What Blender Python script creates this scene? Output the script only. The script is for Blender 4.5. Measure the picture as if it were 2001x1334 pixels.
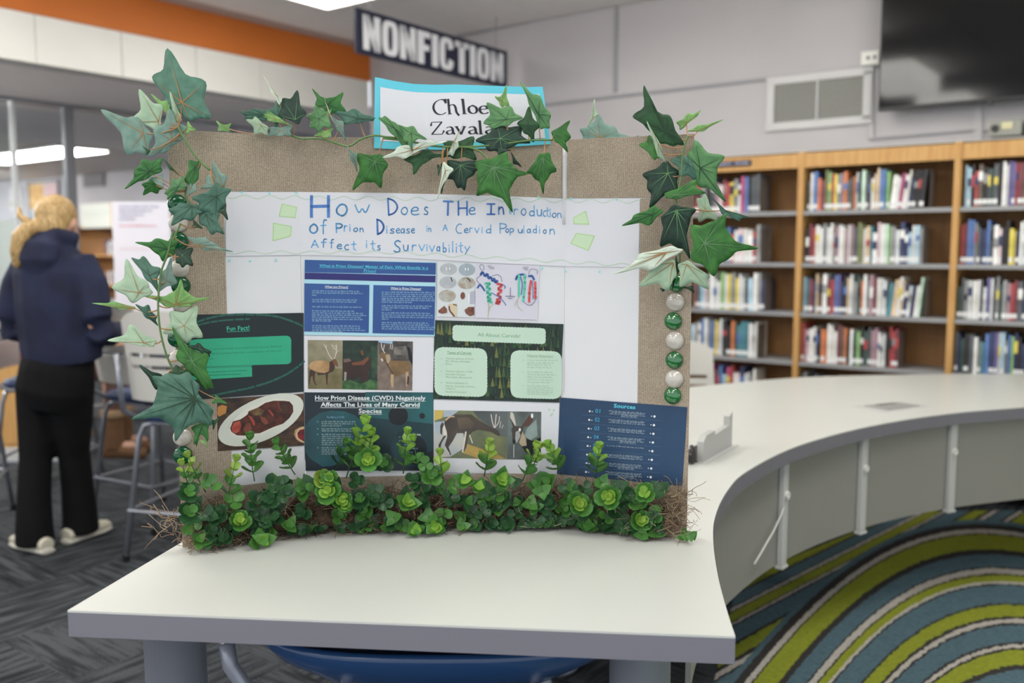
import bpy, bmesh, math, random
from mathutils import Vector, Matrix, geometry
random.seed(11)
PI = math.pi
for o in list(bpy.data.objects): bpy.data.objects.remove(o)
SC = bpy.context.scene; COL = SC.collection
# ---------------------------------------------------------------- camera
CAMH = 1.45; FPX = 1800.0; CX, CY = 1000.5, 667.0
PITCH = math.atan((667-488)/FPX)
cd = bpy.data.cameras.new('camera'); cam = bpy.data.objects.new('camera', cd); COL.objects.link(cam)
cam.location = (0, 0, CAMH); cam.rotation_euler = (PI/2-PITCH, 0, 0)
cd.sensor_fit = 'HORIZONTAL'; cd.sensor_width = 36; cd.lens = 36*FPX/2001
cd.clip_start = .05; cd.clip_end = 100
cd.dof.use_dof = True; cd.dof.focus_distance = 2.0; cd.dof.aperture_fstop = 2.1
SC.camera = cam
# ---------------------------------------------------------------- world, colour
w = bpy.data.worlds.new('world'); SC.world = w; w.use_nodes = True
bg = w.node_tree.nodes['Background']; bg.inputs[0].default_value = (.87, .93, 1, 1); bg.inputs[1].default_value = 1.05
SC.view_settings.view_transform = 'Standard'; SC.view_settings.look = 'None'
SC.view_settings.gamma = 1; SC.view_settings.use_curve_mapping = False; SC.view_settings.exposure = 0.17
LAMP = 8.3          # emission of the ceiling fixtures
# ---------------------------------------------------------------- helpers
def lin(c): c /= 255.0; return c/12.92 if c <= .04045 else ((c+.055)/1.055)**2.4
def rgb(r, g, b): return (lin(r), lin(g), lin(b), 1)
MATS = {}
def mat(name, col, rough=.6, var=0, scale=30, stretch=None, bump=0, metal=0, coat=0, spec=.5, col2=None, emit=0, rand=0, trans=0):
    if name in MATS: return MATS[name]
    m = bpy.data.materials.new(name); m.use_nodes = True; nt = m.node_tree; N = nt.nodes; L = nt.links
    b = N['Principled BSDF']; c = rgb(*col)
    b.inputs['Base Color'].default_value = c; b.inputs['Roughness'].default_value = rough
    b.inputs['Metallic'].default_value = metal; b.inputs['Specular IOR Level'].default_value = spec
    if coat: b.inputs['Coat Weight'].default_value = coat; b.inputs['Coat Roughness'].default_value = .08
    if trans: b.inputs['Transmission Weight'].default_value = trans
    if emit: b.inputs['Emission Color'].default_value = c; b.inputs['Emission Strength'].default_value = emit
    if var or col2 or bump:
        tc = N.new('ShaderNodeTexCoord'); mp = N.new('ShaderNodeMapping'); nz = N.new('ShaderNodeTexNoise')
        L.new(tc.outputs['Object'], mp.inputs[0]); L.new(mp.outputs[0], nz.inputs['Vector'])
        nz.inputs['Scale'].default_value = scale; nz.inputs['Detail'].default_value = 4
        if stretch: mp.inputs['Scale'].default_value = stretch
        mx = N.new('ShaderNodeMix'); mx.data_type = 'RGBA'
        c2 = rgb(*col2) if col2 else tuple(x*(1-var) for x in c[:3])+(1,)
        mx.inputs[6].default_value = c; mx.inputs[7].default_value = c2
        mr = N.new('ShaderNodeMapRange'); mr.inputs[1].default_value = .35; mr.inputs[2].default_value = .65
        L.new(nz.outputs[0], mr.inputs[0]); L.new(mr.outputs[0], mx.inputs[0]); out = mx.outputs[2]
        if rand:
            oi = N.new('ShaderNodeObjectInfo'); hs = N.new('ShaderNodeHueSaturation'); m2 = N.new('ShaderNodeMapRange')
            m2.inputs[3].default_value = 1-rand; m2.inputs[4].default_value = 1+rand
            L.new(oi.outputs['Random'], m2.inputs[0]); L.new(m2.outputs[0], hs.inputs['Value']); L.new(out, hs.inputs['Color']); out = hs.outputs[0]
        L.new(out, b.inputs['Base Color'])
        if bump:
            bp = N.new('ShaderNodeBump'); bp.inputs['Strength'].default_value = bump; bp.inputs['Distance'].default_value = .002
            L.new(nz.outputs[0], bp.inputs['Height']); L.new(bp.outputs[0], b.inputs['Normal'])
    MATS[name] = m; return m

class MB:
    def __init__(s): s.v = []; s.f = []; s.m = []; s.mi = 0
    def add(s, vs, fs):
        k = len(s.v); s.v += [tuple(v) for v in vs]; s.f += [tuple(i+k for i in f) for f in fs]; s.m += [s.mi]*len(fs); return s
    def box(s, c, d, ax=None):
        c = Vector(c); X, Y, Z = ax or (Vector((1,0,0)), Vector((0,1,0)), Vector((0,0,1)))
        X, Y, Z = Vector(X), Vector(Y), Vector(Z)
        vs = [c+X*(i*d[0]/2)+Y*(j*d[1]/2)+Z*(k*d[2]/2) for i in (-1,1) for j in (-1,1) for k in (-1,1)]
        return s.add(vs, [(0,1,3,2),(4,6,7,5),(0,4,5,1),(2,3,7,6),(0,2,6,4),(1,5,7,3)])
    def tube(s, pts, r, n=8, cap=True):
        pts = [Vector(p) for p in pts]; rr = r if isinstance(r, (list, tuple)) else [r]*len(pts)
        k = len(s.v); pr = None; vs = []; fs = []
        for i, p in enumerate(pts):
            t = (pts[min(i+1, len(pts)-1)]-pts[max(i-1, 0)])
            if t.length < 1e-9: t = Vector((0,0,1))
            t.normalize()
            if pr is None: pr = t.orthogonal().normalized()
            else:
                pr = pr-t*pr.dot(t)
                pr = pr.normalized() if pr.length > 1e-6 else t.orthogonal().normalized()
            q = t.cross(pr)
            vs += [p+(pr*math.cos(a*2*PI/n)+q*math.sin(a*2*PI/n))*rr[i] for a in range(n)]
        for i in range(len(pts)-1):
            for a in range(n): fs.append((i*n+a, i*n+(a+1) % n, (i+1)*n+(a+1) % n, (i+1)*n+a))
        if cap: fs.append(tuple(range(n))[::-1]); fs.append(tuple((len(pts)-1)*n+a for a in range(n)))
        return s.add(vs, fs)
    def lathe(s, c, prof, n=24, ax=None):
        c = Vector(c); X, Y, Z = ax or (Vector((1,0,0)), Vector((0,1,0)), Vector((0,0,1)))
        vs = []; fs = []
        for r, z in prof: vs += [c+X*(r*math.cos(a*2*PI/n))+Y*(r*math.sin(a*2*PI/n))+Z*z for a in range(n)]
        for i in range(len(prof)-1):
            for a in range(n): fs.append((i*n+a, i*n+(a+1) % n, (i+1)*n+(a+1) % n, (i+1)*n+a))
        fs.append(tuple(range(n))[::-1]); fs.append(tuple((len(prof)-1)*n+a for a in range(n)))
        return s.add(vs, fs)
    def prism(s, pts, z0, z1, tri=True):
        n = len(pts); vs = [(p[0], p[1], z0) for p in pts]+[(p[0], p[1], z1) for p in pts]
        fs = [(i, (i+1) % n, n+(i+1) % n, n+i) for i in range(n)]
        ts = geometry.tessellate_polygon([[Vector((p[0], p[1], 0)) for p in pts]])
        for t in ts: fs.append(tuple(t)); fs.append(tuple(n+i for i in t[::-1]))
        return s.add(vs, fs)
    def mesh(s, name, mats, smooth=False):
        me = bpy.data.meshes.new(name); me.from_pydata(s.v, [], s.f)
        for m in (mats if isinstance(mats, list) else [mats]): me.materials.append(m)
        for p, i in zip(me.polygons, s.m): p.material_index = i
        if smooth:
            for p in me.polygons: p.use_smooth = True
        me.update(); return me
    def build(s, name, mats, parent=None, smooth=False, bevel=0, fixn=True):
        me = s.mesh(name, mats, smooth)
        if fixn or bevel:
            bm = bmesh.new(); bm.from_mesh(me)
            if fixn: bmesh.ops.recalc_face_normals(bm, faces=bm.faces)
            if bevel: bmesh.ops.bevel(bm, geom=bm.edges[:], offset=bevel, segments=2, affect='EDGES', profile=.5, clamp_overlap=True)
            bm.to_mesh(me); bm.free()
        return obj(name, me, parent)
def obj(name, me, parent=None):
    o = bpy.data.objects.new(name, me); COL.objects.link(o)
    if parent: o.parent = parent; o.matrix_parent_inverse = parent.matrix_basis.inverted()
    return o
def tag(o, label=None, cat=None, group=None, kind=None):
    if label: o['label'] = label
    if cat: o['category'] = cat
    if group: o['group'] = group
    if kind: o['kind'] = kind
    return o
def thing(name, label, cat, loc=(0,0,0), rz=0, group=None):
    o = bpy.data.objects.new(name, None); COL.objects.link(o); o.location = loc; o.rotation_euler = (0,0,rz)
    o.empty_display_size = .1
    o.matrix_basis = Matrix.Translation(Vector(loc)) @ Matrix.Rotation(rz, 4, 'Z')
    return tag(o, label, cat, group)
def local(mb, name, mats, parent, **k):
    """mesh given in the parent's own coordinates"""
    o = mb.build(name, mats, None, **k); o.parent = parent; return o
def copy_tree(src, loc, rz, label, group=None):
    kids = {}
    for o in bpy.data.objects:
        if o.parent: kids.setdefault(o.parent.name, []).append(o)
    def rec(o, par):
        c = o.copy(); COL.objects.link(c)
        if par: c.parent = par
        for k in kids.get(o.name, []): rec(k, c)
        return c
    r = rec(src, None); r.matrix_basis = Matrix.Translation(Vector(loc)) @ Matrix.Rotation(rz, 4, 'Z')
    r['label'] = label
    if group: r['group'] = group
    return r
# sight lines measured in the photograph, intersected with real planes of the room
CO = Vector((0, 0, CAMH)); sP, cP = math.sin(PITCH), math.cos(PITCH)
def ray(x, y):
    a = (x-CX)/FPX; b = -(y-CY)/FPX
    return Vector((a, cP+b*sP, -sP+b*cP))
def on_z(x, y, z): r = ray(x, y); return CO+r*((z-CAMH)/r.z)
def on_plane(x, y, n, d): r = ray(x, y); n = Vector(n); return CO+r*((d-n.dot(CO))/n.dot(r))
def on_y(x, y, d): r = ray(x, y); return CO+r*(d/r.y)
U = Vector((.8, -.6, 0)); V = Vector((.6, .8, 0)); Z = Vector((0, 0, 1))     # along the back wall / away through it
DB = 5.75; DW = 6.09; DS = -6.178; DG = -7.68; DF = 8.0; CEIL = 3.24; LOW = 2.66
def room(a, b, z): return U*a+V*b+Z*z            # a = along the wall, b = depth towards the wall
AX = (U, V, Z)
# ================================================================ materials
M_wall = mat('wall_paint', (186,182,184), .75, var=.06, scale=1.5)
M_wall2 = mat('far_wall_paint', (190,190,198), .8, var=.06, scale=2)
M_tile = mat('ceiling_tile', (244,240,238), .9, var=.05, scale=60, bump=.3)
M_lowtile = mat('lower_ceiling_tile', (240,233,233), .9, var=.05, scale=60, bump=.3)
M_tbar = mat('ceiling_grid', (190,188,188), .5)
M_orange = mat('orange_paint', (205,112,38), .6, var=.05, scale=3)
M_white = mat('white_panel', (232,230,224), .6, var=.03, scale=4)
M_alu = mat('grey_metal', (138,140,146), .35, metal=.4)
M_grey = mat('grey_plastic', (150,150,150), .5)
M_lgrey = mat('light_grey_plastic', (196,196,194), .45)
M_black = mat('black_plastic', (22,22,24), .35)
M_oak = mat('light_oak', (206,160,98), .5, col2=(190,142,82), scale=6, stretch=(8, 8, .6))
M_oakback = mat('oak_back_panel', (150,108,62), .6, col2=(138,98,55), scale=5, stretch=(6, 6, .6))
M_shelf = mat('grey_shelf_steel', (150,150,152), .45)
M_lamp = mat('lamp_diffuser', (255,253,246), .5, emit=LAMP)
M_lamp2 = mat('lamp_diffuser_far', (255,253,246), .5, emit=14); M_fill = mat('fill_diffuser_added', (255,253,246), .5, emit=21)  # last one: unseen fill lamps added for the low room
M_top = mat('laminate_top', (207,208,203), .32, var=.015, scale=3)
M_edge = mat('laminate_edge', (126,124,134), .45)
M_leg = mat('table_leg_metal', (165,168,180), .35, metal=.3)
M_panel = mat('modesty_panel', (152,150,144), .5)
M_strut = mat('panel_strut', (200,199,198), .45)
# ================================================================ setting
def carpet_tiles():
    m = bpy.data.materials.new('grey_carpet'); m.use_nodes = True; N = m.node_tree.nodes; L = m.node_tree.links
    b = N['Principled BSDF']; b.inputs['Roughness'].default_value = .95; b.inputs['Specular IOR Level'].default_value = .1
    tc = N.new('ShaderNodeTexCoord'); rot = N.new('ShaderNodeMapping'); rot.inputs['Rotation'].default_value = (0,0,math.atan2(.6,.8)); L.new(tc.outputs['Object'], rot.inputs[0])
    ck = N.new('ShaderNodeTexChecker'); ck.inputs['Scale'].default_value = 2; L.new(rot.outputs[0], ck.inputs[0])
    def nz(st, sc, det=4):
        mp = N.new('ShaderNodeMapping'); mp.inputs['Scale'].default_value = st; t = N.new('ShaderNodeTexNoise'); t.inputs['Scale'].default_value = sc; t.inputs['Detail'].default_value = det
        L.new(rot.outputs[0], mp.inputs[0]); L.new(mp.outputs[0], t.inputs[0]); return t.outputs[0]
    a = nz((1,9,1), 4); c = nz((9,1,1), 4); mx = N.new('ShaderNodeMix'); mx.data_type = 'FLOAT'
    L.new(ck.outputs[1], mx.inputs[0]); L.new(a, mx.inputs[2]); L.new(c, mx.inputs[3])
    big = nz((1,1,1), 1.3, 2); ad = N.new('ShaderNodeMath'); ad.operation = 'MULTIPLY_ADD'; L.new(big, ad.inputs[0]); ad.inputs[1].default_value = .5; L.new(mx.outputs[0], ad.inputs[2])
    fine = nz((1,1,1), 160, 2); ad2 = N.new('ShaderNodeMath'); ad2.operation = 'MULTIPLY_ADD'; L.new(fine, ad2.inputs[0]); ad2.inputs[1].default_value = .35; L.new(ad.outputs[0], ad2.inputs[2])
    cr = N.new('ShaderNodeValToRGB'); L.new(ad2.outputs[0], cr.inputs[0])
    e = cr.color_ramp.elements; e[0].position = .70; e[0].color = rgb(34,35,40); e[1].position = 1.15 if False else 1.0; e[1].color = rgb(76,79,83)
    x = e.new(.86); x.color = rgb(51,54,58)
    L.new(cr.outputs[0], b.inputs['Base Color'])
    bp = N.new('ShaderNodeBump'); bp.inputs['Strength'].default_value = .6; bp.inputs['Distance'].default_value = .004; L.new(fine, bp.inputs['Height']); L.new(bp.outputs[0], b.inputs['Normal'])
    return m
def quad_slab(name, a0, a1, b0, b1, z0, z1, m, parent=None):
    mb = MB().box(room((a0+a1)/2, (b0+b1)/2, (z0+z1)/2), (a1-a0, b1-b0, z1-z0), AX); return mb.build(name, m, parent)
fl = MB(); fl.box((-5,8,-.05), (30,18.6,.1)); floor = fl.build('floor', carpet_tiles()); tag(floor, 'dark grey patterned carpet tile floor', kind='structure')
# striped carpet: bands laid as swirls, two families of arcs
def striped():
    m = bpy.data.materials.new('striped_carpet'); m.use_nodes = True; N = m.node_tree.nodes; L = m.node_tree.links
    b = N['Principled BSDF']; b.inputs['Roughness'].default_value = .95; b.inputs['Specular IOR Level'].default_value = .1
    tc = N.new('ShaderNodeTexCoord')
    def math_(op, *a):
        n = N.new('ShaderNodeMath'); n.operation = op
        for i, x in enumerate(a):
            if isinstance(x, (int, float)): n.inputs[i].default_value = x
            else: L.new(x, n.inputs[i])
        return n.outputs[0]
    nz = N.new('ShaderNodeTexNoise'); nz.inputs['Scale'].default_value = 30; nz.inputs['Detail'].default_value = 3; L.new(tc.outputs['Object'], nz.inputs[0])
    nzb = N.new('ShaderNodeTexNoise'); nzb.inputs['Scale'].default_value = 90; nzb.inputs['Detail'].default_value = 2; L.new(tc.outputs['Object'], nzb.inputs[0])
    jit = math_('MULTIPLY_ADD', nz.outputs[0], .022, -.011)
    jit = math_('ADD', jit, math_('MULTIPLY_ADD', nzb.outputs[0], .02, -.010))
    sx = N.new('ShaderNodeSeparateXYZ'); L.new(tc.outputs['Object'], sx.inputs[0])
    Cc = {'B': rgb(84,108,118), 'D': rgb(60,58,56), 'W': rgb(184,178,170), 'G': rgb(140,148,50)}
    def ramp(t, lo, hi, s):      # 's' lists colour letters and the upper edge of each band, from the inside out
        u_ = math_('DIVIDE', math_('SUBTRACT', t, lo), hi-lo)
        cr = N.new('ShaderNodeValToRGB'); cr.color_ramp.interpolation = 'CONSTANT'; L.new(u_, cr.inputs[0]); e = cr.color_ramp.elements; p = lo
        for i, (k, top) in enumerate(s):
            q = e[0] if i == 0 else (e[1] if i == 1 else e.new((p-lo)/(hi-lo)))
            q.position = (p-lo)/(hi-lo); q.color = Cc[k]; p = top
        return cr.outputs[0]
    dx = math_('SUBTRACT', sx.outputs[0], .395); dy = math_('SUBTRACT', sx.outputs[1], -.548)
    q = math_('SQRT', math_('ADD', math_('MULTIPLY', dx, dx), math_('ADD', math_('MULTIPLY', math_('MULTIPLY', dy, dy), .218), math_('MULTIPLY', math_('MULTIPLY', dx, dy), -.781))))
    rA = math_('MULTIPLY_ADD', jit, .42, q); tB = math_('ADD', math_('SUBTRACT', sx.outputs[1], sx.outputs[0]), jit)
    sA = [('B',.70),('D',.715),('W',.725),('D',.73),('G',.78),('D',.79),('B',.84),('D',.845),('W',.858),('G',.872),('D',.88),('B',.923),('D',.933),('G',.962),('D',.967),('W',.974),('D',.98),('B',1.018),('D',1.024),('W',1.034),('D',1.041),('G',1.071),('D',1.077),('B',1.127),('D',1.132),('W',1.141),('G',1.159),('D',1.165),('W',1.182),('D',1.188),('B',1.233)]
    sA2 = [('B',1.233),('D',1.252),('G',1.311),('D',1.317),('W',1.334),('D',1.358),('B',1.40)]
    sB = [('G',2.13),('D',2.15),('W',2.18),('D',2.20),('B',2.28),('D',2.295),('W',2.33),('D',2.355),('G',2.435),('D',2.455),('B',2.57),('D',2.58),('W',2.60),('D',2.612),('G',2.68),('D',2.69),('W',2.715),('D',2.725),('B',2.81),('D',2.83),('G',2.93),('D',2.96),('B',3.1)]
    c1 = ramp(rA, .6, 1.233, sA); c2 = ramp(rA, 1.20, 1.40, sA2); cB = ramp(tB, 1.9, 3.1, sB)
    m1 = N.new('ShaderNodeMix'); m1.data_type = 'RGBA'; L.new(math_('LESS_THAN', rA, 1.232), m1.inputs[0]); L.new(c2, m1.inputs[6]); L.new(c1, m1.inputs[7])
    cA = m1.outputs[2]; RA = 1.378
    mx = N.new('ShaderNodeMix'); mx.data_type = 'RGBA'; L.new(math_('LESS_THAN', rA, RA), mx.inputs[0]); L.new(cB, mx.inputs[6]); L.new(cA, mx.inputs[7])
    n3 = N.new('ShaderNodeTexNoise'); mp = N.new('ShaderNodeMapping'); mp.inputs['Scale'].default_value = (60,260,60); mp.inputs['Rotation'].default_value = (0,0,.6); L.new(tc.outputs['Object'], mp.inputs[0]); L.new(mp.outputs[0], n3.inputs[0]); n3.inputs['Scale'].default_value = 1
    hs = N.new('ShaderNodeHueSaturation'); L.new(math_('MULTIPLY_ADD', n3.outputs[0], 1.1, .45), hs.inputs['Value']); L.new(mx.outputs[2], hs.inputs['Color'])
    L.new(hs.outputs[0], b.inputs['Base Color'])
    bp = N.new('ShaderNodeBump'); bp.inputs['Strength'].default_value = .7; bp.inputs['Distance'].default_value = .004; L.new(n3.outputs[0], bp.inputs['Height']); L.new(bp.outputs[0], b.inputs['Normal'])
    return m
rug = MB().prism([(.10,1.2),(1.0,3.95),(2.2,5.0),(2.8,5.02),(6.8,2.0),(5,-1),(0,-1)], 0, .006).build('carpet', striped())
tag(rug, 'striped blue, lime and white carpet inside the curved table', 'carpet')
# walls
wb = quad_slab('wall_back', -6.18, 9, DW, DW+.15, 0, CEIL+.3, M_wall); tag(wb, 'light grey back wall above the bookcase', kind='structure')
wb2 = quad_slab('wall_far', -30, -6.0, DF, DF+.15, 0, LOW+.3, M_wall2); tag(wb2, 'grey far wall beyond the glass', kind='structure')
# the orange soffit: a box with white panels
sof = quad_slab('trim_1', DS-1.5, DS-.03, -6, DW, LOW+.3, CEIL+.2, M_orange); tag(sof, 'orange painted beam under the ceiling', kind='structure')
quad_slab('beam_face', DS-.03, DS, -6, DW, LOW+.315, CEIL+.2, M_orange, sof)
quad_slab('backing', DS-.16, DS-.04, -6, DW, LOW, LOW+.3, M_tbar, sof)
pm = MB().box((0,0,0), (.035,.594,.31), AX).mesh('white_panel', M_white)
for i in range(17):
    o = obj('white_panel', pm, sof); o.location = room(DS-.0225, DW-.32-.6*i, LOW+.157)
# ceilings with grid tiles
ce = quad_slab('ceiling', DS, 9, -3.3, DW, CEIL+.008, CEIL+.15, M_tbar); tag(ce, 'white suspended tile ceiling', kind='structure')
FIX = [(i, j) for i in range(3) for j in range(5)]
p0 = Vector((-1.38, 7.09, 0)); fa, fb = U.dot(p0), V.dot(p0)
fix = [(fa+.3+2.44*i, fb-.6-2.44*j) for i, j in FIX]
tm = MB().box((0,0,0), (.60,1.21,.02), AX).mesh('ceiling_tile', M_tile)
a = fa+.3-.61*8
while a < 3.6:
    b = fb-.6-1.22*6
    while b < DW-.3:
        if a-.3 > DS and b > -3.2 and not any(abs(a-x) < .1 and abs(b-y) < .1 for x, y in fix):
            o = obj('ceiling_tile', tm, ce); o.location = room(a, b, CEIL+.01)
        b += 1.22
    a += .61
ce2 = quad_slab('ceiling_low', -30, DS-.16, -4, DF+.2, LOW+.008, LOW+.12, M_tbar); ce2.name = 'ceiling_lower'; tag(ce2, 'lower suspended ceiling behind the white panels', kind='structure')
tm2 = MB().box((0,0,0), (.60,1.21,.02), AX).mesh('ceiling_tile', M_lowtile)
for i in range(12):
    for j in range(9):
        if i > 6 and j < 3: continue
        o = obj('ceiling_tile', tm2, ce2); o.location = room(DS-.47-.61*i, DF-.62-1.22*j, LOW+.006)
names = ['nearest', 'second', 'third', 'fourth', 'fifth']
for k, (x, y) in enumerate(fix):
    i, j = FIX[k]
    lab = 'ceiling light cut by the top edge, left of the hanging sign' if k == 0 else 'ceiling light overhead, %s row from the orange beam, %s from the back wall' % (names[i], names[j])
    t = thing('ceiling_light', lab, 'light', room(x, y, CEIL), 0, None if k == 0 else 'ceiling lights overhead')
    fr = MB()
    for dx, dy, sx_, sy_ in ((0,.59,.6,.03),(0,-.59,.6,.03),(.285,0,.03,1.21),(-.285,0,.03,1.21)): fr.box(U*dx+V*dy, (sx_, sy_, .03), AX)
    local(fr, 'frame', M_white, t); local(MB().box((0,0,0 if k == 0 else -.095), (.54,1.15,.012 if k == 0 else .20), AX), 'diffuser', M_lamp, t)  # out-of-view diffusers made deep so their glowing sides brighten the ceiling
# back wall trims
def wpt(x, y, off=0): return on_plane(x, y, V, DW-off)
def strip(name, p, q, wd, m, lab):
    p, q = Vector(p), Vector(q); d = (q-p); L_ = d.length; d.normalize(); s_ = d.cross(V).normalized()
    return tag(MB().box((p+q)/2, (L_, wd, .03), (d, s_, V)).build(name, m, None, bevel=.003), lab, kind='structure')
M_trim = mat('wall_seam', (150,148,152), .6)
strip('trim_2', wpt(1045,207), room(9, DW, 2.595), .022, M_trim, 'thin grey rail across the back wall')
strip('trim_3', wpt(1207,-20), wpt(1203,180), .03, M_trim, 'vertical grey conduit dropping to the wall rail')
strip('trim_4', wpt(892,72), wpt(1206,2), .03, M_trim, 'dark joint between wall and ceiling')
strip('trim_5', wpt(746,80), wpt(748,250), .02, M_wall, 'faint vertical wall joint right of the orange beam')
strip('trim_6', wpt(1703,133), wpt(1703,272), .035, mat('conduit', (178,176,178), .5), 'wall conduit below the white outlet box')
strip('trim_7', wpt(1700,272), wpt(1912,254), .015, M_trim, 'thin rail under the screen')
strip('trim_8', wpt(1911,200), wpt(1911,276), .05, mat('conduit', (178,176,178), .5), 'wider conduit under the screen')
strip('trim_9', wpt(1920,256), wpt(2100,243), .012, M_trim, 'thin rail right of the conduit')
# vent
v = thing('wall_vent', 'square grey louvred air vent on the back wall left of the screen', 'vent', room(0,0,0))
pc = [wpt(1505,157,.01), wpt(1697,137,.01), wpt(1510,247,.01), wpt(1692,240,.01)]
ac = sum((p for p in pc), Vector())/4; la = .63; lh = .30
fr = MB()
for dx, dz, sx_, sz_ in ((0,lh/2,la+.06,.05),(0,-lh/2,la+.06,.05),(la/2,0,.05,lh),(-la/2,0,.05,lh),(0,0,.012,lh)): fr.box(ac+U*dx+Z*dz, (sx_, .03, sz_), AX)
fr.build('frame', mat('vent_frame', (196,194,194), .5), v)
MB().box(ac+V*.012, (la,.01,lh), AX).build('backing', mat('vent_back', (110,110,106), .7), v)
for sgn in (-1, 1):
    sl = MB()
    for i in range(18): sl.box(ac+U*(sgn*la/4)+Z*(-lh/2+.03+i*.0145), (la/2-.02,.016,.007), (U, (V+Z*.5).normalized(), Z))
    o = sl.build('slats', mat('vent_slat', (158,157,150), .5), v); o['kind'] = 'stuff'
# TV
tilt = Matrix.Rotation(math.radians(0.3), 3, U); AXT = (U, tilt @ V, tilt @ Z)
tv = thing('wall_screen', 'large black wall-mounted television at the upper right', 'television', room(0,0,0))
tl = on_plane(1716, 218, V, DW-.14); A0 = U.dot(tl); Z0 = tl.z
MB().box(room(A0+.72, DW-.13, Z0+.42), (1.44,.05,.84), AXT).build('casing', M_black, tv, bevel=.004)
MB().box(room(A0+.72, DW-.156, Z0+.425), (1.42,.004,.81), AXT).build('screen', mat('screen_glass', (12,12,16), .06, spec=.4), tv)
MB().box(room(A0+.62, DW-.15, Z0-.006), (.03,.03,.02), AX).build('sensor', M_black, tv)
MB().box(room(A0+.72, DW-.05, Z0+.4), (.5,.10,.4), AX).build('wall_bracket', M_black, tv)
# outlet box left of the TV
ob = thing('outlet_box', 'small white wall box left of the television', 'outlet', room(0,0,0))
c = wpt(1702,114,.03); MB().box(c, (.11,.05,.085), AX).build('box', M_white, ob, bevel=.004)
for dx in (-.01, .03): MB().box(c+U*dx-V*.028, (.016,.006,.018), AX).build('socket', M_black, ob)
# projector-like device above the bookcase
pj = thing('device', 'small beige and grey device on the bookcase top at the right edge', 'device', room(0,0,0))
c = on_plane(1968, 254, V, DW-.12); c.z = 2.135
MB().box(c, (.17,.14,.09), AX).build('body', mat('device_grey', (150,150,142), .5), pj, bevel=.01)
MB().box(c-V*.074+Z*.012+U*.01, (.055,.006,.04), AX).build('front_plate', mat('cream_plate', (205,200,160), .5), pj)
MB().tube([c-V*.07-U*.05, c-V*.085-U*.05], .02, 12).build('lens', M_black, pj)
MB().box(c+U*.16-Z*.01, (.14,.12,.06), AX).build('black_box', M_black, pj, bevel=.006)
# hanging sign
sg = thing('hanging_sign', 'long navy sign reading NONFICTION hung from the ceiling', 'sign', (0,0,0))
PL, PR = Vector((-1.01,6.098,0)), Vector((-.046,7.435,0)); dS = (PR-PL).normalized(); nS = Vector((dS.y,-dS.x,0))   # nS faces the camera side
LS = (PR-PL).length; mid = (PL+PR)/2; zb, zt = 2.715, 3.0
MB().box(mid+Z*(zb+zt)/2, (LS,.02,zt-zb), (dS, nS, Z)).build('board', mat('navy_sign', (22,26,52), .5), sg)
M_let = mat('sign_letter', (226,226,230), .5)
def block_letter(ch):
    t = .30; s = .26
    R = lambda x0,y0,x1,y1: [(x0,y0),(x1,y0),(x1,y1),(x0,y1)]
    if ch == 'I': return [R(.0,0,t,1)], t
    if ch == 'N': return [R(0,0,s,1), R(.72-s,0,.72,1), [(.0,1),(.24,1),(.72,0),(.48,0)]], .72
    if ch == 'F': return [R(0,0,t,1), R(t,.82,.60,1), R(t,.42,.55,.6)], .60
    if ch == 'T': return [R(.2,0,.2+t,1), R(0,.82,.7,1)], .70
    o = []
    if ch in 'OC':
        W = .70; out = []; inn = []
        n = 28
        for i in range(n):
            a = PI/2-2*PI*i/n
            def sup(rx, ry, e): c_, s_ = math.cos(a), math.sin(a); return (.35+rx*abs(c_)**e*(1 if c_ >= 0 else -1), .5+ry*abs(s_)**e*(1 if s_ >= 0 else -1))
            out.append(sup(.35,.51,.6)); inn.append(sup(.095,.36,.6))
        for i in range(n):
            j = (i+1) % n; am = 90-360*(i+.5)/n
            if ch == 'C' and -18 < ((am+180) % 360)-180 < 14: continue
            o.append([out[i], out[j], inn[j], inn[i]])
        return o, W
tot = sum(block_letter(c_)[1] for c_ in 'NONFICTION')+.085*9; H0 = (zt-zb)*.78; W0 = LS*.93
x = 0
for ch in 'NONFICTION':
    pls, wd = block_letter(ch); mb = MB()
    for pl in pls:
        pts = [PL+dS*(LS*.035+(x+p[0])/tot*W0)+Z*(zb+(zt-zb)*.11+p[1]*H0)+nS*.0125 for p in pl]
        n_ = len(pts); mb.add(pts+[p+nS*.003 for p in pts], [tuple(range(n_, 2*n_))]+[(i,(i+1)%n_,n_+(i+1)%n_,n_+i) for i in range(n_)])
    mb.build('letter', M_let, sg, fixn=False); x += wd+.085
for s_ in (.08, .92):
    p = PL.lerp(PR, s_); MB().tube([p+Z*zt, p+Z*CEIL], .004, 6).build('hanger', M_alu, sg)

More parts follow.
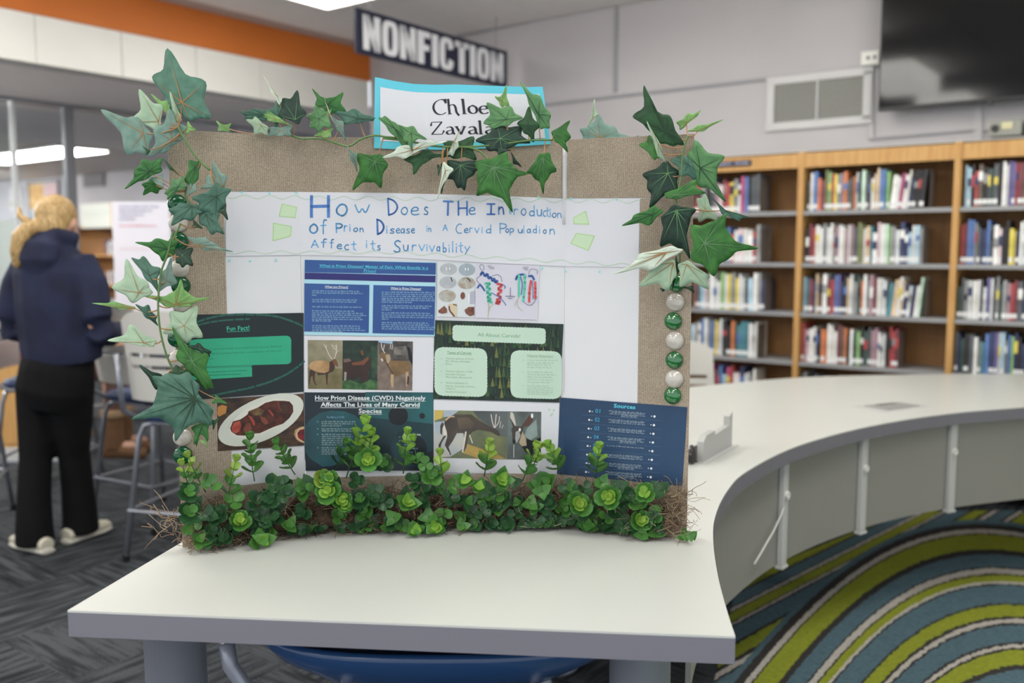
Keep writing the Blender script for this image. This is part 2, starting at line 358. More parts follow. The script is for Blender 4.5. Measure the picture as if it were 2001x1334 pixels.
# strip light beyond the glass and unseen lamps added to brighten the low room
c1, c2, c3, c4 = [on_z(x, y, LOW) for x, y in ((-60,254),(-60,288),(203,276),(203,291))]
t = thing('ceiling_light', 'long bright ceiling light strip seen through the glass at the left', 'light', (0,0,0))
e0 = room(U.dot(c3)-.02, V.dot(c3)-.0, LOW); sA, sB = U.dot((c3+c4)/2)-.42, V.dot((c3+c4)/2)
ln_ = 2.6; cc = room(sA-ln_/2, sB-.02, LOW-.012)
MB().box(cc, (ln_+.06,.66,.02), AX).build('frame', M_white, t); MB().box(cc-Z*.012, (ln_,.60,.012), AX).build('diffuser', M_lamp2, t)
for k_, (a_, b_) in enumerate(((-9.0,2.0),(-11.4,3.0),(-16.1,6.4),(-13.6,4.4),(-7.1,1.6),(-18.5,6.4))):
    t = thing('ceiling_light', 'unseen fill light added beyond the left edge, %s one' % names[k_ % 5] if k_ < 5 else 'unseen fill light added beyond the left edge, farthest left', 'light', room(a_,b_,LOW-.012), 0, 'fill lights added out of frame')
    local(MB().box((0,0,0), (1.3,.66,.02), AX), 'frame', M_white, t); local(MB().box((0,0,-.08), (1.2,.6,.15), AX), 'diffuser', M_fill, t)
# ================================================================ curved table
TZ = .79; TH = .05
inner = [on_z(x, y, TZ) for x, y in [(1437,1243),(1420,1190),(1403,1125),(1394,1060),(1397,1010),(1420,960),(1460,920),(1560,870),(1700,832),(1850,808),(2001,795)]]
inner = [(p.x, p.y) for p in inner]
inner += [(2.9,4.10)]
fl_ = on_z(132,1192,TZ); lf = on_z(335,1065,TZ)
outer = [(fl_.x, fl_.y), (lf.x+.015, lf.y+.02), (-.70,2.7), (-.42,3.4), (.05,4.05), (.5,4.4), (on_z(1350,755,TZ).x, on_z(1350,755,TZ).y), (1.6,4.78), (on_z(2001,730,TZ).x, on_z(2001,730,TZ).y), (3.0,4.72)]
def cr_spline(pts, n=6, start=0, end=None):
    out = []; P = [Vector((p[0], p[1])) for p in pts]
    for i in range(len(P)-1):
        a = P[max(i-1, 0)]; b = P[i]; c = P[i+1]; d = P[min(i+2, len(P)-1)]
        for k in range(n):
            t = k/n; out.append(.5*((2*b)+(c-a)*t+(2*a-5*b+4*c-d)*t*t+(3*b-a-3*c+d)*t**3))
    out.append(P[-1]); return out
si = cr_spline(inner); so = [Vector(outer[0])]+cr_spline(outer[1:])
poly = so+si[::-1]
tb = thing('curved_table', 'long white laminate table curving away to the right with grey edges', 'table', (0,0,0))
top = MB().prism([(p.x, p.y) for p in poly], TZ-.004, TZ)
top.build('tabletop', M_top, tb, bevel=0)
core = MB(); core.prism([(p.x, p.y) for p in poly], TZ-TH, TZ-.0042); core.build('edge_band', M_edge, tb)
# modesty panels under the inner curve, set back from the edge
def offset(pts, d):
    out = []
    for i, p in enumerate(pts):
        t = (pts[min(i+1, len(pts)-1)]-pts[max(i-1, 0)]).normalized(); out.append(p+Vector((-t.y, t.x))*d)
    return out
pan = offset(si, .045)
def arc_at(pts, px):     # index of the table-edge point seen at photo column px
    best = 0
    for i, p in enumerate(pts):
        q = Vector((p.x, p.y, TZ))-CO; d = q.y*cP-q.z*sP; x = CX+FPX*q.x/d
        if p.y > 2.3 and abs(x-px) < abs(best_x(pts, best)-px): best = i
    return best
def best_x(pts, i):
    q = Vector((pts[i].x, pts[i].y, TZ))-CO; return CX+FPX*q.x/(q.y*cP-q.z*sP)
PB = .375
dense = [];
for i in range(len(pan)-1):
    for k in range(5): dense.append(pan[i].lerp(pan[i+1], k/5))
dense.append(pan[-1])
stations = [next(i for i, p in enumerate(dense) if p.y > 1.98)]+[arc_at(dense, x) for x in (1526,1682,1860)]
last = stations[-1]
while True:                      # go on at the same spacing beyond the frame
    s_ = 0; j = last
    while j < len(dense)-1 and s_ < .5: s_ += (dense[j+1]-dense[j]).length; j += 1
    if j >= len(dense)-1: break
    stations.append(j); last = j
# panels' lower edge follows what the photo shows: deeper near the camera
def pbot(p): return PB
for a_, b_ in zip(stations[:-1], stations[1:]):
    seg = dense[a_:b_+1]
    if len(seg) < 2: continue
    back = offset(seg, .012); mb = MB(); n = len(seg); vs = []
    for p, q in zip(seg, back): vs += [(p.x,p.y,pbot(p)), (p.x,p.y,TZ-TH), (q.x,q.y,TZ-TH), (q.x,q.y,pbot(p))]
    fs = []
    for i in range(n-1):
        for k in range(4): fs.append((i*4+k, i*4+(k+1)%4, (i+1)*4+(k+1)%4, (i+1)*4+k))
    fs += [(0,1,2,3), tuple((n-1)*4+k for k in (3,2,1,0))]
    mb.add(vs, fs).build('modesty_panel', M_panel, tb)
for j in stations[1:]:
    p = dense[j]; t = (dense[min(j+1, len(dense)-1)]-dense[j-1]).normalized(); nn = Vector((t.y, -t.x)); c = p+nn*.012
    T3 = Vector((t.x,t.y,0)); N3 = Vector((nn.x,nn.y,0))
    s_ = MB().box((c.x,c.y,(PB+TZ-TH)/2), (.036,.022,TZ-TH-PB), (T3, N3, Z)).build('strut', M_strut, tb, bevel=.004)
    c2 = Vector((c.x,c.y,.62))+N3*.011
    MB().lathe(c2, [(.014,0),(.014,.008),(.006,.008),(.006,.004)], 14, (T3, Z, N3)).build('screw_cap', M_white, s_)
    MB().box(Vector((c.x,c.y,PB-.006)), (.045,.03,.012), (T3,N3,Z)).build('end_clip', M_strut, s_, bevel=.003)
pt = dense[arc_at(dense, 1400)]
q = on_plane(1402,1077, Vector((1,-.25,0)).normalized(), Vector((1,-.25,0)).normalized().dot(Vector((pan[3].x-.0,pan[3].y,0))))
pk = min(dense, key=lambda p: abs(p.y-2.2)); MB().box((pk.x+.008,pk.y,.70), (.012,.03,.04)).build('clip', M_white, tb, bevel=.003)
# thin white cable behind the first strut
j = stations[1]; p = dense[j]; pp = dense[j-14] if j > 14 else dense[0]
cb = []
for k in range(9):
    t = k/8; r = dense[max(0, j-int(16*t*t))]; tt = (dense[max(1,j-int(16*t*t))]-dense[max(0,j-int(16*t*t)-1)]).normalized()
    cb.append((r.x+tt.y*.02, r.y-tt.x*.02, .62-.17*t))
MB().tube(cb, .003, 6).build('cable', M_white, tb, smooth=True)
# legs
def leg(x, y, r, parent, nm='leg'):
    return MB().lathe((x,y,0), [(r+.02,0),(r+.02,.012),(r,.02),(r,TZ-TH-.012),(r+.03,TZ-TH-.01),(r+.03,TZ-TH)], 32).build(nm, M_leg, parent, smooth=False)
for x, y in ((-.71,1.87),(.26,1.80),(.15,3.1),(1.0,4.0),(-.35,2.9)):
    o = leg(x, y, .062, tb)
    for f_ in o.data.polygons: f_.use_smooth = len(f_.vertices) == 4 and abs(f_.normal.z) < .3
# pop-up power box on the table
pb = thing('power_box', 'light grey pop-up power box with two prongs on the table right of the board', 'power outlet', (0,0,0))
p0_ = on_z(1352,902,TZ); p1_ = on_z(1440,878,TZ)
fwd = (p1_-p0_); a1 = on_z(1374,905,TZ); b1 = on_z(1430,873,TZ); d1 = (b1-a1).normalized(); n1 = Vector((d1.y,-d1.x,0)); Lb = (b1-a1).length
MB().box((a1+b1)/2+Z*.002+d1*.01, (Lb+.04,.03,.004), (d1,n1,Z)).build('flange', M_lgrey, pb)
MB().box((a1+b1)/2-n1*.055+Z*.002, (Lb,.10,.004), (d1,n1,Z)).build('recess', M_black, pb)
prof = [(0,0),(Lb,0),(Lb,.118),(Lb-.055,.122) if False else (Lb-.03,.105),(Lb-.03,.075),(Lb*.38,.068),(Lb*.38,.082),(Lb*.10,.08),(0,.062)]
vs = []
for th in (0, .02): vs += [a1+d1*u+Z*(v_+.004)-n1*th for u, v_ in prof]
n = len(prof); mb = MB(); fs = [(i,(i+1)%n,n+(i+1)%n,n+i) for i in range(n)]
for t in geometry.tessellate_polygon([[Vector((u,v_,0)) for u, v_ in prof]]): fs += [tuple(t), tuple(n+i for i in t[::-1])]
mb.add(vs, fs).build('flap', mat('popup_grey', (178,178,176), .5), pb)
hk = a1-n1*.03-d1*.01
MB().tube([hk+Z*.0, hk+Z*.035, hk+Z*.05+d1*.012-n1*.01], .007, 8).build('plug', M_black, pb)
MB().box(hk-d1*.02+Z*.02, (.03,.025,.03), (d1,n1,Z)).build('plug', M_black, pb, bevel=.004)
gr = thing('cable_flap', 'flat grey cable flap set in the curved tabletop at the right', 'cable cover', (0,0,0))
q = [on_z(1663,794,TZ), on_z(1755,785,TZ), on_z(1815,794,TZ), on_z(1727,806,TZ)]
q = [p+Z*.0015 for p in q]
MB().add(q+[p-Z*.001 for p in q], [(0,1,2,3),(4,5,6,7),(0,1,5,4),(1,2,6,5),(2,3,7,6),(3,0,4,7)]).build('frame', M_lgrey, gr)
c_ = sum(q, Vector())/4; q2 = [c_+(p-c_)*.72+Z*.003+(q[2]-c_)*.05 for p in q]
MB().add(q2+[p-Z*.003 for p in q2], [(0,1,2,3),(4,5,6,7),(0,1,5,4),(1,2,6,5),(2,3,7,6),(3,0,4,7)]).build('lid', mat('flap_grey', (150,150,148), .4), gr)
q3 = [q2[0].lerp(q2[1],.3)+Z*.001, q2[0].lerp(q2[1],.85)+Z*.001, q2[3].lerp(q2[2],.85).lerp(q2[0].lerp(q2[1],.85),.75)+Z*.001, q2[3].lerp(q2[2],.3).lerp(q2[0].lerp(q2[1],.3),.75)+Z*.001]
MB().add(q3, [(0,1,2,3)]).build('slot', mat('slot_grey', (110,110,108), .6), gr, fixn=False)
# ================================================================ bookcase
bc = thing('bookcase', 'tall oak bookcase with grey steel shelves along the back wall', 'bookcase', (0,0,0))
S0 = U.dot(Vector((1.807,5.833,0))); W1 = .90; TOPZ = 2.05; SHZ = [1.692,1.367,1.054,.742,.43,.12]
def bk(s, dep, z): return U*(S0+s)+V*(DB+dep)+Z*z
for i in range(-1, 5):
    MB().box(bk(i*W1, .155, TOPZ/2+.004), (.036,.32,TOPZ+.008), AX).build('upright', M_oak, bc, bevel=.002)
    if i < 4:
        MB().box(bk((i+.5)*W1, .305, TOPZ/2), (W1-.036,.015,TOPZ), AX).build('back_panel', M_oakback, bc)
        MB().box(bk((i+.5)*W1, .012, TOPZ-.045), (W1-.036,.02,.09), AX).build('header', M_oak, bc)
        MB().box(bk((i+.5)*W1, .155, TOPZ-.011), (W1-.036,.30,.018), AX).build('top_panel', M_oak, bc)
        for z in SHZ:
            sh = MB().box(bk((i+.5)*W1, .15, z-.004), (W1-.038,.29,.008), AX); sh.box(bk((i+.5)*W1, .006, z-.012), (W1-.038,.006,.026), AX)
            sh.build('shelf', M_shelf, bc)
MB().box(bk(1.35, .165, TOPZ+.012), (5*W1+.05,.30,.006), AX).build('dust_top', M_lgrey, bc)
sp = on_plane(1441,316,V,DB-.002); sp_s = U.dot(sp)-S0
lab = MB().box(bk(sp_s-.03, -.004, TOPZ-.040), (.25,.006,.035), AX).build('shelf_sign', mat('navy_sign', (22,26,52), .5), bc); tag(lab, 'navy shelf sign with blurred pale lettering')
mb = MB()
rx = random.Random(4); x = -.105
while x < .105:
    wd = rx.choice((.008,.011,.013))
    if abs(x) > .008: mb.box(bk(sp_s-.03+x, -.0075, TOPZ-.040), (wd*.8,.001,.014), AX)
    x += wd+.003
mb.build('lettering', mat('pale_ink', (170,172,200), .6), lab)
PAL = {'k':('black',(34,32,36)),'g':('grey',(120,120,122)),'c':('cream',(214,208,190)),'w':('white',(226,224,218)),'n':('navy blue',(40,48,92)),'b':('blue',(62,98,168)),
 'l':('light blue',(140,176,196)),'m':('maroon',(120,44,56)),'r':('red',(176,48,50)),'o':('orange',(206,104,50)),'y':('yellow',(206,184,52)),'e':('green',(120,168,92)),
 'd':('dark green',(46,74,66)),'t':('teal',(52,120,134)),'p':('pale pink',(206,170,176)),'u':('purple',(96,84,146)),'a':('tan',(196,166,128)),'v':('olive',(110,116,64)),
 's':('silver grey',(176,180,184)),'x':('brown',(104,78,62)),'h':('mauve',(150,112,124)),'q':('magenta',(178,52,110)),'z':('dark grey',(72,76,82)),'f':('mint green',(170,200,176))}
ORD = ['first','second','third','fourth','fifth','sixth','seventh','eighth','ninth','tenth','eleventh','twelfth','thirteenth','fourteenth','fifteenth','sixteenth','seventeenth','eighteenth','nineteenth','twentieth','twenty-first','twenty-second','twenty-third','twenty-fourth','twenty-fifth','twenty-sixth','twenty-seventh','twenty-eighth','twenty-ninth','thirtieth','thirty-first','thirty-second','thirty-third','thirty-fourth','thirty-fifth','thirty-sixth']
def mute(c): g = sum(c)/3; return tuple(int(x*.72+g*.28) for x in c)
PAL = {k: (v_[0], mute(v_[1])) for k, v_ in PAL.items()}
BM = {k: mat('book_'+PAL[k][0].replace(' ','_'), PAL[k][1], .5, col2=tuple(min(255,int(c*1.25+14)) for c in PAL[k][1]), scale=14, stretch=(4,4,1), rand=.12) for k in PAL}
M_page = mat('book_pages', (220,212,194), .8); M_lab = mat('spine_sticker', (236,236,236), .6); M_end = mat('bookend_steel', (110,104,100), .4)
BAYN = {0:'left', 1:'middle', 2:'right'}; ROWN = ['top','second','third','fourth','fifth']
rb = random.Random(21)
def book(s, w_, h_, d_, z, k, lean, label, grp, sticker, two=None):
    t = thing('book', label, 'book', bk(s, .035, z), 0, grp)
    ang = lean; X_ = (U*math.cos(ang)-Z*math.sin(ang)); Z_ = (Z*math.cos(ang)+U*math.sin(ang))
    A_ = (X_, V, Z_); base = X_*(w_/2)
    c = MB(); c.box(base+V*.0015+Z_*h_/2, (w_,.003,h_), A_)
    for sg_ in (-1, 1): c.box(base+X_*(sg_*(w_/2-.001))+V*(d_/2)+Z_*h_/2, (.002,d_,h_), A_)
    local(c, 'cover', BM[k], t, fixn=False)
    local(MB().box(base+V*(d_/2-.001)+Z_*h_/2, (w_-.004,d_-.008,h_-.008), A_), 'pages', M_page, t, fixn=False)
    if two: local(MB().box(base-V*.0004+Z_*(h_*rb.uniform(.55,.75)), (w_*.99,.0006,h_*rb.uniform(.14,.3)), A_), 'title_band', BM[two], t, fixn=False)
    if sticker and w_ > .012: local(MB().box(base-V*.0006+Z_*.028, (w_*.99,.0008,.026), A_), 'spine_sticker', M_lab, t, fixn=False)
ROWS = {  # (bay, row): (px of first spine, px of last spine edge at that shelf, letters)
 (1,0):(1571,1797,'zcbomveryghozxosdfzkwaabtewwqwcnkkk'),(1,1):(1570,1800,'kmrcwgscghwchwhzvvcatwpwfegsnnlslg'),(1,2):(1569,1798,'ltmnaxwmrbunkasgdowghmcwstacansncf'),(1,3):(1563,1760,'rhpwcnkoocccmxokwdekdzhhwcskrrm'),
 (2,0):(1877,2075,'llkrxkzdzkwwuurmxgacanznbkcz'),(2,1):(1874,2075,'rmbbgznnbzwpkkyynwswtgfscbng'),(2,2):(1872,2075,'dzgscwzsuszgdghrmznwwkcrbgsz'),(2,3):(1868,2075,'zndkzwgtbnuslgbenkndezcwtbnk'),
 (0,0):(1350,1478,'mrgkzhpmrygwqbkzz'),(0,1):(1350,1482,'rsbnblzbrcpccrg'),(0,2):(1352,1492,'xmtlpgwswecygywszlwgn'),(0,3):(1348,1480,'lsgwbsgbyaskkodtttwsc'),(0,4):(1388,1480,'qmzblqrwpnwsgc'),(1,4):(1568,1650,'zgslzrmkgx')}
cnt = 0
for (bay, row), (pa, pb_, letters) in ROWS.items():
    z = SHZ[row]+.0005; sa = (bay-1)*W1+.024; end = U.dot(on_plane(pb_, 500, V, DB))-S0
    st = U.dot(on_plane(pa, 500, V, DB))-S0; st = max(st, sa); end = min(end, bay*W1-.06 if bay < 2 else 2*W1-.05)
    n = len(letters); ws = [rb.choice((.7,.85,1,1,1.15,1.4)) for _ in letters]; gap = .0012
    k_ = (end-st-gap*n)/sum(ws); s = st
    lean_from = {(1,0):26,(1,2):25,(2,2):99}.get((bay,row), 99)
    for i, ch in enumerate(letters):
        w_ = ws[i]*k_; hmax = .295 if row == 0 else .262
        h_ = min(rb.choice((.185,.2,.21,.22,.225,.235,.245)), hmax) if ch not in 'vbu' else rb.uniform(.23,.255)
        ln = 0
        if i >= lean_from: ln = .10 if bay == 1 else 0; h_ = min(h_, .235)
        if i == lean_from: s += .0
        col = PAL[ch][0]; th = 'thin' if w_ < .021 else ('thick' if w_ > .031 else 'medium')
        label = '%s %s book, %s from the left on the %s shelf of the %s bay' % (th, col, ORD[i], ROWN[row], BAYN[bay])
        two = rb.choice('wckgrbny') if rb.random() < .35 else None
        book(s, w_-.001, h_, rb.uniform(.15,.19), z, ch, ln, label, 'library books on the %s shelf of the %s bay' % (ROWN[row], BAYN[bay]), rb.random() < .8, two)
        s += w_+gap; cnt += 1
    if (bay, row) not in ((0,4),(2,0),(2,1),(2,2),(2,3)):
        e = thing('bookend', 'thin steel bookend right of the books on the %s shelf of the %s bay' % (ROWN[row], BAYN[bay]), 'bookend', bk(s+(.035 if lean_from < 50 else .004), .03, z), 0, None)
        m_ = MB(); m_.box(V*.06+Z*.11, (.0015,.12,.22), AX); m_.box(U*.02+V*.06+Z*.0012, (.04,.12,.0015), AX); local(m_, 'plate', M_end, e)
print('books', cnt)
# ================================================================ display board
PA, PB2, PC, PE = Vector((-.487,2.13,TZ)), Vector((.125,2.19,TZ)), Vector((-.735,2.0,TZ)), Vector((.405,2.08,TZ))
BH = .914
PANELS = {}
for k, a, b in (('L',PC,PA),('C',PA,PB2),('R',PB2,PE)):
    d = (b-a).normalized(); n = Vector((d.y,-d.x,0)).normalized(); PANELS[k] = (a, b, d, n)
def pp(k, x, y, off=0):
    a, b, d, n = PANELS[k]; p = on_plane(x, y, n, n.dot(a)); return p+n*off
def hinge_x(side, y):
    p = PA if side == 'L' else PB2
    def pr(q): q = q-CO; dd = q.y*cP-q.z*sP; return CX+FPX*q.x/dd, CY-FPX*(q.y*sP+q.z*cP)/dd
    x0, y0 = pr(p); x1, y1 = pr(p+Z*BH); return x0+(x1-x0)*(y-y0)/(y1-y0)
def which(x, y): return 'L' if x < hinge_x('L', y) else ('R' if x > hinge_x('R', y) else 'C')
def at(x, y, off=0): return pp(which(x, y), x, y, off)
def clip(poly, side):
    """keep the part of a photo polygon that lies on one panel"""
    def inside(p): 
        if side == 'L': return p[0] <= hinge_x('L', p[1])
        if side == 'R': return p[0] >= hinge_x('R', p[1])
    def half(poly, f):
        out = []
        for i in range(len(poly)):
            p, q = poly[i], poly[(i+1) % len(poly)]; a, b = f(p), f(q)
            if a >= 0: out.append(p)
            if (a >= 0) != (b >= 0): t = a/(a-b); out.append((p[0]+(q[0]-p[0])*t, p[1]+(q[1]-p[1])*t))
        return out
    fL = lambda p: p[0]-hinge_x('L', p[1]); fR = lambda p: hinge_x('R', p[1])-p[0]
    if side == 'L': return half(poly, lambda p: -fL(p))
    if side == 'R': return half(poly, lambda p: -fR(p))
    return half(half(poly, fL), fR)
def fill(mb, poly, off, thick=0):
    for k in 'LCR':
        q = clip(poly, k)
        if len(q) < 3: continue
        pts = [pp(k, x, y, off) for x, y in q]
        ts = geometry.tessellate_polygon([[Vector((x, -y, 0)) for x, y in q]])
        fs = []
        for t in ts:
            ax, ay = q[t[0]]; bx, by = q[t[1]]; cx_, cy_ = q[t[2]]
            s_ = (bx-ax)*(cy_-ay)-(by-ay)*(cx_-ax)
            fs.append(tuple(t) if s_ < 0 else tuple(t[::-1]))
        if thick:
            n = len(pts); bk_ = [pp(k, x, y, off-thick) for x, y in q]
            fs += [(i, n+i, n+(i+1) % n, (i+1) % n) for i in range(n)]
            mb.add(pts+bk_, fs)
        else: mb.add(pts, fs)
    return mb
def ribbon(mb, pts, wd, off):
    """flat line of ink on the board; wd is a width in photo pixels or a list"""
    P = [Vector(p) for p in pts]
    for i in range(len(P)-1):
        a, b = P[i], P[i+1]; t = (b-a)
        if t.length < 1e-6: continue
        t.normalize(); n = Vector((-t.y, t.x)); w0, w1 = (wd[i], wd[i+1]) if isinstance(wd, list) else (wd, wd)
        ex = t*(min(w0, w1)*.35)
        fill(mb, [tuple(a-ex+n*w0/2), tuple(b+ex+n*w1/2), tuple(b+ex-n*w1/2), tuple(a-ex-n*w0/2)], off)
def chaikin(P, n=2):
    for _ in range(n):
        if len(P) < 3: return P
        Q = [P[0]]
        for i in range(len(P)-1):
            a, b = P[i], P[i+1]; Q += [(a[0]*.75+b[0]*.25, a[1]*.75+b[1]*.25), (a[0]*.25+b[0]*.75, a[1]*.25+b[1]*.75)]
        P = Q+[P[-1]]
    return P
M_card = mat('board_white', (216,216,220), .7)
M_burlap = None
def burlap():
    m = bpy.data.materials.new('burlap'); m.use_nodes = True; N = m.node_tree.nodes; L = m.node_tree.links; b = N['Principled BSDF']
    b.inputs['Roughness'].default_value = .9; b.inputs['Specular IOR Level'].default_value = .15
    tc = N.new('ShaderNodeTexCoord'); sx = N.new('ShaderNodeSeparateXYZ'); L.new(tc.outputs['Object'], sx.inputs[0])
    def wave(src, f):
        a = N.new('ShaderNodeMath'); a.operation = 'MULTIPLY'; L.new(src, a.inputs[0]); a.inputs[1].default_value = f
        s_ = N.new('ShaderNodeMath'); s_.operation = 'SINE'; L.new(a.outputs[0], s_.inputs[0]); return s_.outputs[0]
    wx = wave(sx.outputs[0], 2*PI/.0042); wz = wave(sx.outputs[2], 2*PI/.0030)
    ad = N.new('ShaderNodeMath'); ad.operation = 'MULTIPLY_ADD'; L.new(wx, ad.inputs[0]); ad.inputs[1].default_value = .65; L.new(wz, ad.inputs[2])
    nz = N.new('ShaderNodeTexNoise'); nz.inputs['Scale'].default_value = 420; nz.inputs['Detail'].default_value = 3; L.new(tc.outputs['Object'], nz.inputs[0])
    n2 = N.new('ShaderNodeTexNoise'); n2.inputs['Scale'].default_value = 14; L.new(tc.outputs['Object'], n2.inputs[0])
    a2 = N.new('ShaderNodeMath'); a2.operation = 'MULTIPLY_ADD'; L.new(ad.outputs[0], a2.inputs[0]); a2.inputs[1].default_value = .13; L.new(nz.outputs[0], a2.inputs[2])
    a3 = N.new('ShaderNodeMath'); a3.operation = 'MULTIPLY_ADD'; L.new(n2.outputs[0], a3.inputs[0]); a3.inputs[1].default_value = .25; L.new(a2.outputs[0], a3.inputs[2])
    cr = N.new('ShaderNodeValToRGB'); L.new(a3.outputs[0], cr.inputs[0]); e = cr.color_ramp.elements
    e[0].position = .38; e[0].color = rgb(132,118,102); e[1].position = .92; e[1].color = rgb(186,172,155)
    L.new(cr.outputs[0], b.inputs['Base Color'])
    bp = N.new('ShaderNodeBump'); bp.inputs['Strength'].default_value = .5; bp.inputs['Distance'].default_value = .001; L.new(a2.outputs[0], bp.inputs['Height']); L.new(bp.outputs[0], b.inputs['Normal'])
    return m
M_burlap = burlap()
bd = thing('display_board', 'white trifold project board edged with tan burlap standing on the table', 'display board', (0,0,0))
for k in 'LCR':
    a, b, d, n = PANELS[k]; L_ = (b-a).length
    MB().box((a+b)/2-n*.002+Z*BH/2, (L_-.001,.004,BH), (d,n,Z)).build('panel', M_card, bd)
def hx(s, y): return hinge_x(s, y)
def burl(name, poly, off=.0012):
    o = fill(MB(), poly, off, .0012).build(name, M_burlap, bd, fixn=False); return o
def bandpoly(k, h0, h1, t0=0, t1=1):
    """rectangle on a panel given in panel units: heights above the table and fraction across"""
    a, b, d, n = PANELS[k]; return [a.lerp(b, t)+Z*h for t, h in ((t0,h1),(t1,h1),(t1,h0),(t0,h0))], n
def panel_strip(name, k, h0l, h0r, h1, t0=0, t1=1, off=.0014):
    a, b, d, n = PANELS[k]; q = [a.lerp(b,t0)+Z*h1, a.lerp(b,t1)+Z*h1, a.lerp(b,t1)+Z*h0r, a.lerp(b,t0)+Z*h0l]
    mb = MB(); f_ = [p+n*off for p in q]; mb.add(f_+[p+n*.0001 for p in q], [(0,3,2,1),(0,1,5,4),(1,2,6,5),(2,3,7,6),(3,0,4,7)]); return mb.build(name, M_burlap, bd)
def hh(k, x, y): return pp(k, x, y).z-TZ
hl, hm1, hm2, hr = hh('L',440,375), hh('C',600,375), hh('C',1095,387), hh('R',1250,388)
panel_strip('burlap_strip','L',hl,hm1,BH+.002); panel_strip('burlap_strip','C',hm1,hm2,BH+.002,.0,.992); panel_strip('burlap_strip','R',hm2,hr,BH+.002,.015,1)
def frac(k, x, y): a, b, d, n = PANELS[k]; return (pp(k,x,y)-a).dot(d)/(b-a).length
panel_strip('burlap_strip','L',0,0,hl,0,frac('L',440,500)); panel_strip('burlap_strip','R',0,0,hr,frac('R',1249,560),1)
hb = .125
panel_strip('burlap_strip','L',0,0,hb,frac('L',440,500),1); panel_strip('burlap_strip','C',0,0,hb); panel_strip('burlap_strip','R',0,0,hb,0,frac('R',1249,560))
# hot-glue threads down the right hinge
mb = MB()
for dx in (-1.5, .5, 2.2): mb.tube([at(1101+dx, y, .004) for y in range(285, 440, 22)], .0007, 5)
mb.build('glue_thread', mat('glue', (235,235,238), .3), bd, smooth=True)
# ---------------------------------------------------------------- printed sheets
def sheet(name, label, cat, poly, m, off, group=None):
    t = thing(name, label, cat, (0,0,0), 0, group)
    fill(MB(), poly, off, .0004).build('paper', m, t, fixn=False); return t
def prints(name, parent, items, off, tr=None):
    """flat ink on a sheet; items: (material, 'p' polygon | 'l' line, points[, width])"""
    mats = []; mb = MB()
    for i, it in enumerate(items):
        m = it[0]
        if m not in mats: mats.append(m)
        mb.mi = mats.index(m); pts = [(tr[0]+x*tr[2], tr[1]+y*tr[2]) for x, y in it[2]] if tr else it[2]
        o_ = off+min(.00006*i, .0016)
        if it[1] == 'p': fill(mb, pts, o_)
        else: ribbon(mb, chaikin(list(pts), 1), it[3]*(tr[2] if tr else 1), o_)
    me = mb.mesh(name, mats); return obj(name, me, parent)
FC = bpy.data.curves.new('tmpfont', 'FONT'); FO = bpy.data.objects.new('tmpfont', FC); COL.objects.link(FO)
def text(parent, s_, x0, y0, x1, y1, h, m, off, name='lettering', bold=0, under=False, xs=None):
    """printed words whose baseline runs (x0,y0)-(x1,y1) in the photo; h = capital height in pixels"""
    FC.body = s_; FC.size = 1; FC.resolution_u = 2; FC.offset = bold
    bpy.context.view_layer.update(); dg = bpy.context.evaluated_depsgraph_get(); me = bpy.data.meshes.new_from_object(FO.evaluated_get(dg))
    xs_ = [v.co.x for v in me.vertices]; 
    if not xs_: return
    lo, hi = min(xs_), max(xs_); k = h/.70
    sx = (math.hypot(x1-x0, y1-y0))/(hi-lo); dx, dy = (x1-x0)/math.hypot(x1-x0, y1-y0), (y1-y0)/math.hypot(x1-x0, y1-y0)
    mb = MB(); vs = []
    for v in me.vertices:
        u_ = (v.co.x-lo)*sx; w_ = v.co.y*k; vs.append(at(x0+dx*u_+dy*w_, y0+dy*u_-dx*w_, off))
    mb.add(vs, [tuple(p.vertices) for p in me.polygons])
    if under: ribbon(mb, [(x0-dy*-0, y0+h*.26), (x1, y1+h*.26)], max(.6, h*.10), off)
    bpy.data.meshes.remove(me)
    return mb.build(name, m, parent, fixn=False)
def blurb(parent, lines, m, off, h=2.2, seed=1, name='small_print'):
    """lines too small to read: word-like dashes; lines: (x0,y0,x1,y1)"""
    r_ = random.Random(seed); mb = MB()
    for x0, y0, x1, y1 in lines:
        L_ = math.hypot(x1-x0, y1-y0); p = 0
        while p < L_-1.5:
            wl = min(r_.uniform(2.5, 9), L_-p); a, b = p/L_, (p+wl)/L_
            q = [(x0+(x1-x0)*a, y0+(y1-y0)*a), (x0+(x1-x0)*b, y0+(y1-y0)*b)]
            c = 0
            while c < wl:        # single strokes inside the word
                lw = min(r_.uniform(.7, 1.3), wl-c); a, b = (p+c)/L_, (p+c+lw*.8)/L_; hi_ = h*r_.choice((.62,.62,.7,1))
                xa, ya, xb, yb = x0+(x1-x0)*a, y0+(y1-y0)*a, x0+(x1-x0)*b, y0+(y1-y0)*b
                fill(mb, [(xa,ya-hi_),(xb,yb-hi_),(xb,yb),(xa,ya)], off); c += lw
            p += wl+1.6
    o = mb.build(name, m, parent, fixn=False); o['kind'] = 'stuff'; return o
def inkm(name, c, **k): return mat('ink_'+name, c, .5, **k)
I_navy = inkm('slide_blue', (38,74,136), col2=(44,84,146), scale=8); I_deep = inkm('slide_deep_blue', (36,34,108)); I_sky = inkm('slide_sky', (168,212,226)); I_cyan = inkm('cyan', (88,200,222))
I_wh = inkm('white', (226,230,232)); I_txt = inkm('pale_blue_text', (122,158,190)); I_dkg = inkm('slide_dark_green', (20,34,38)); I_grn = inkm('slide_green', (46,168,130), col2=(40,158,122), scale=10); I_tea = inkm('slide_line', (38,92,80))
I_gtx = inkm('green_text', (24,118,92)); I_mint = inkm('mint', (188,212,194)); I_mtx = inkm('mint_text', (146,176,152)); I_mtx2 = inkm('mint_text2', (118,160,124))
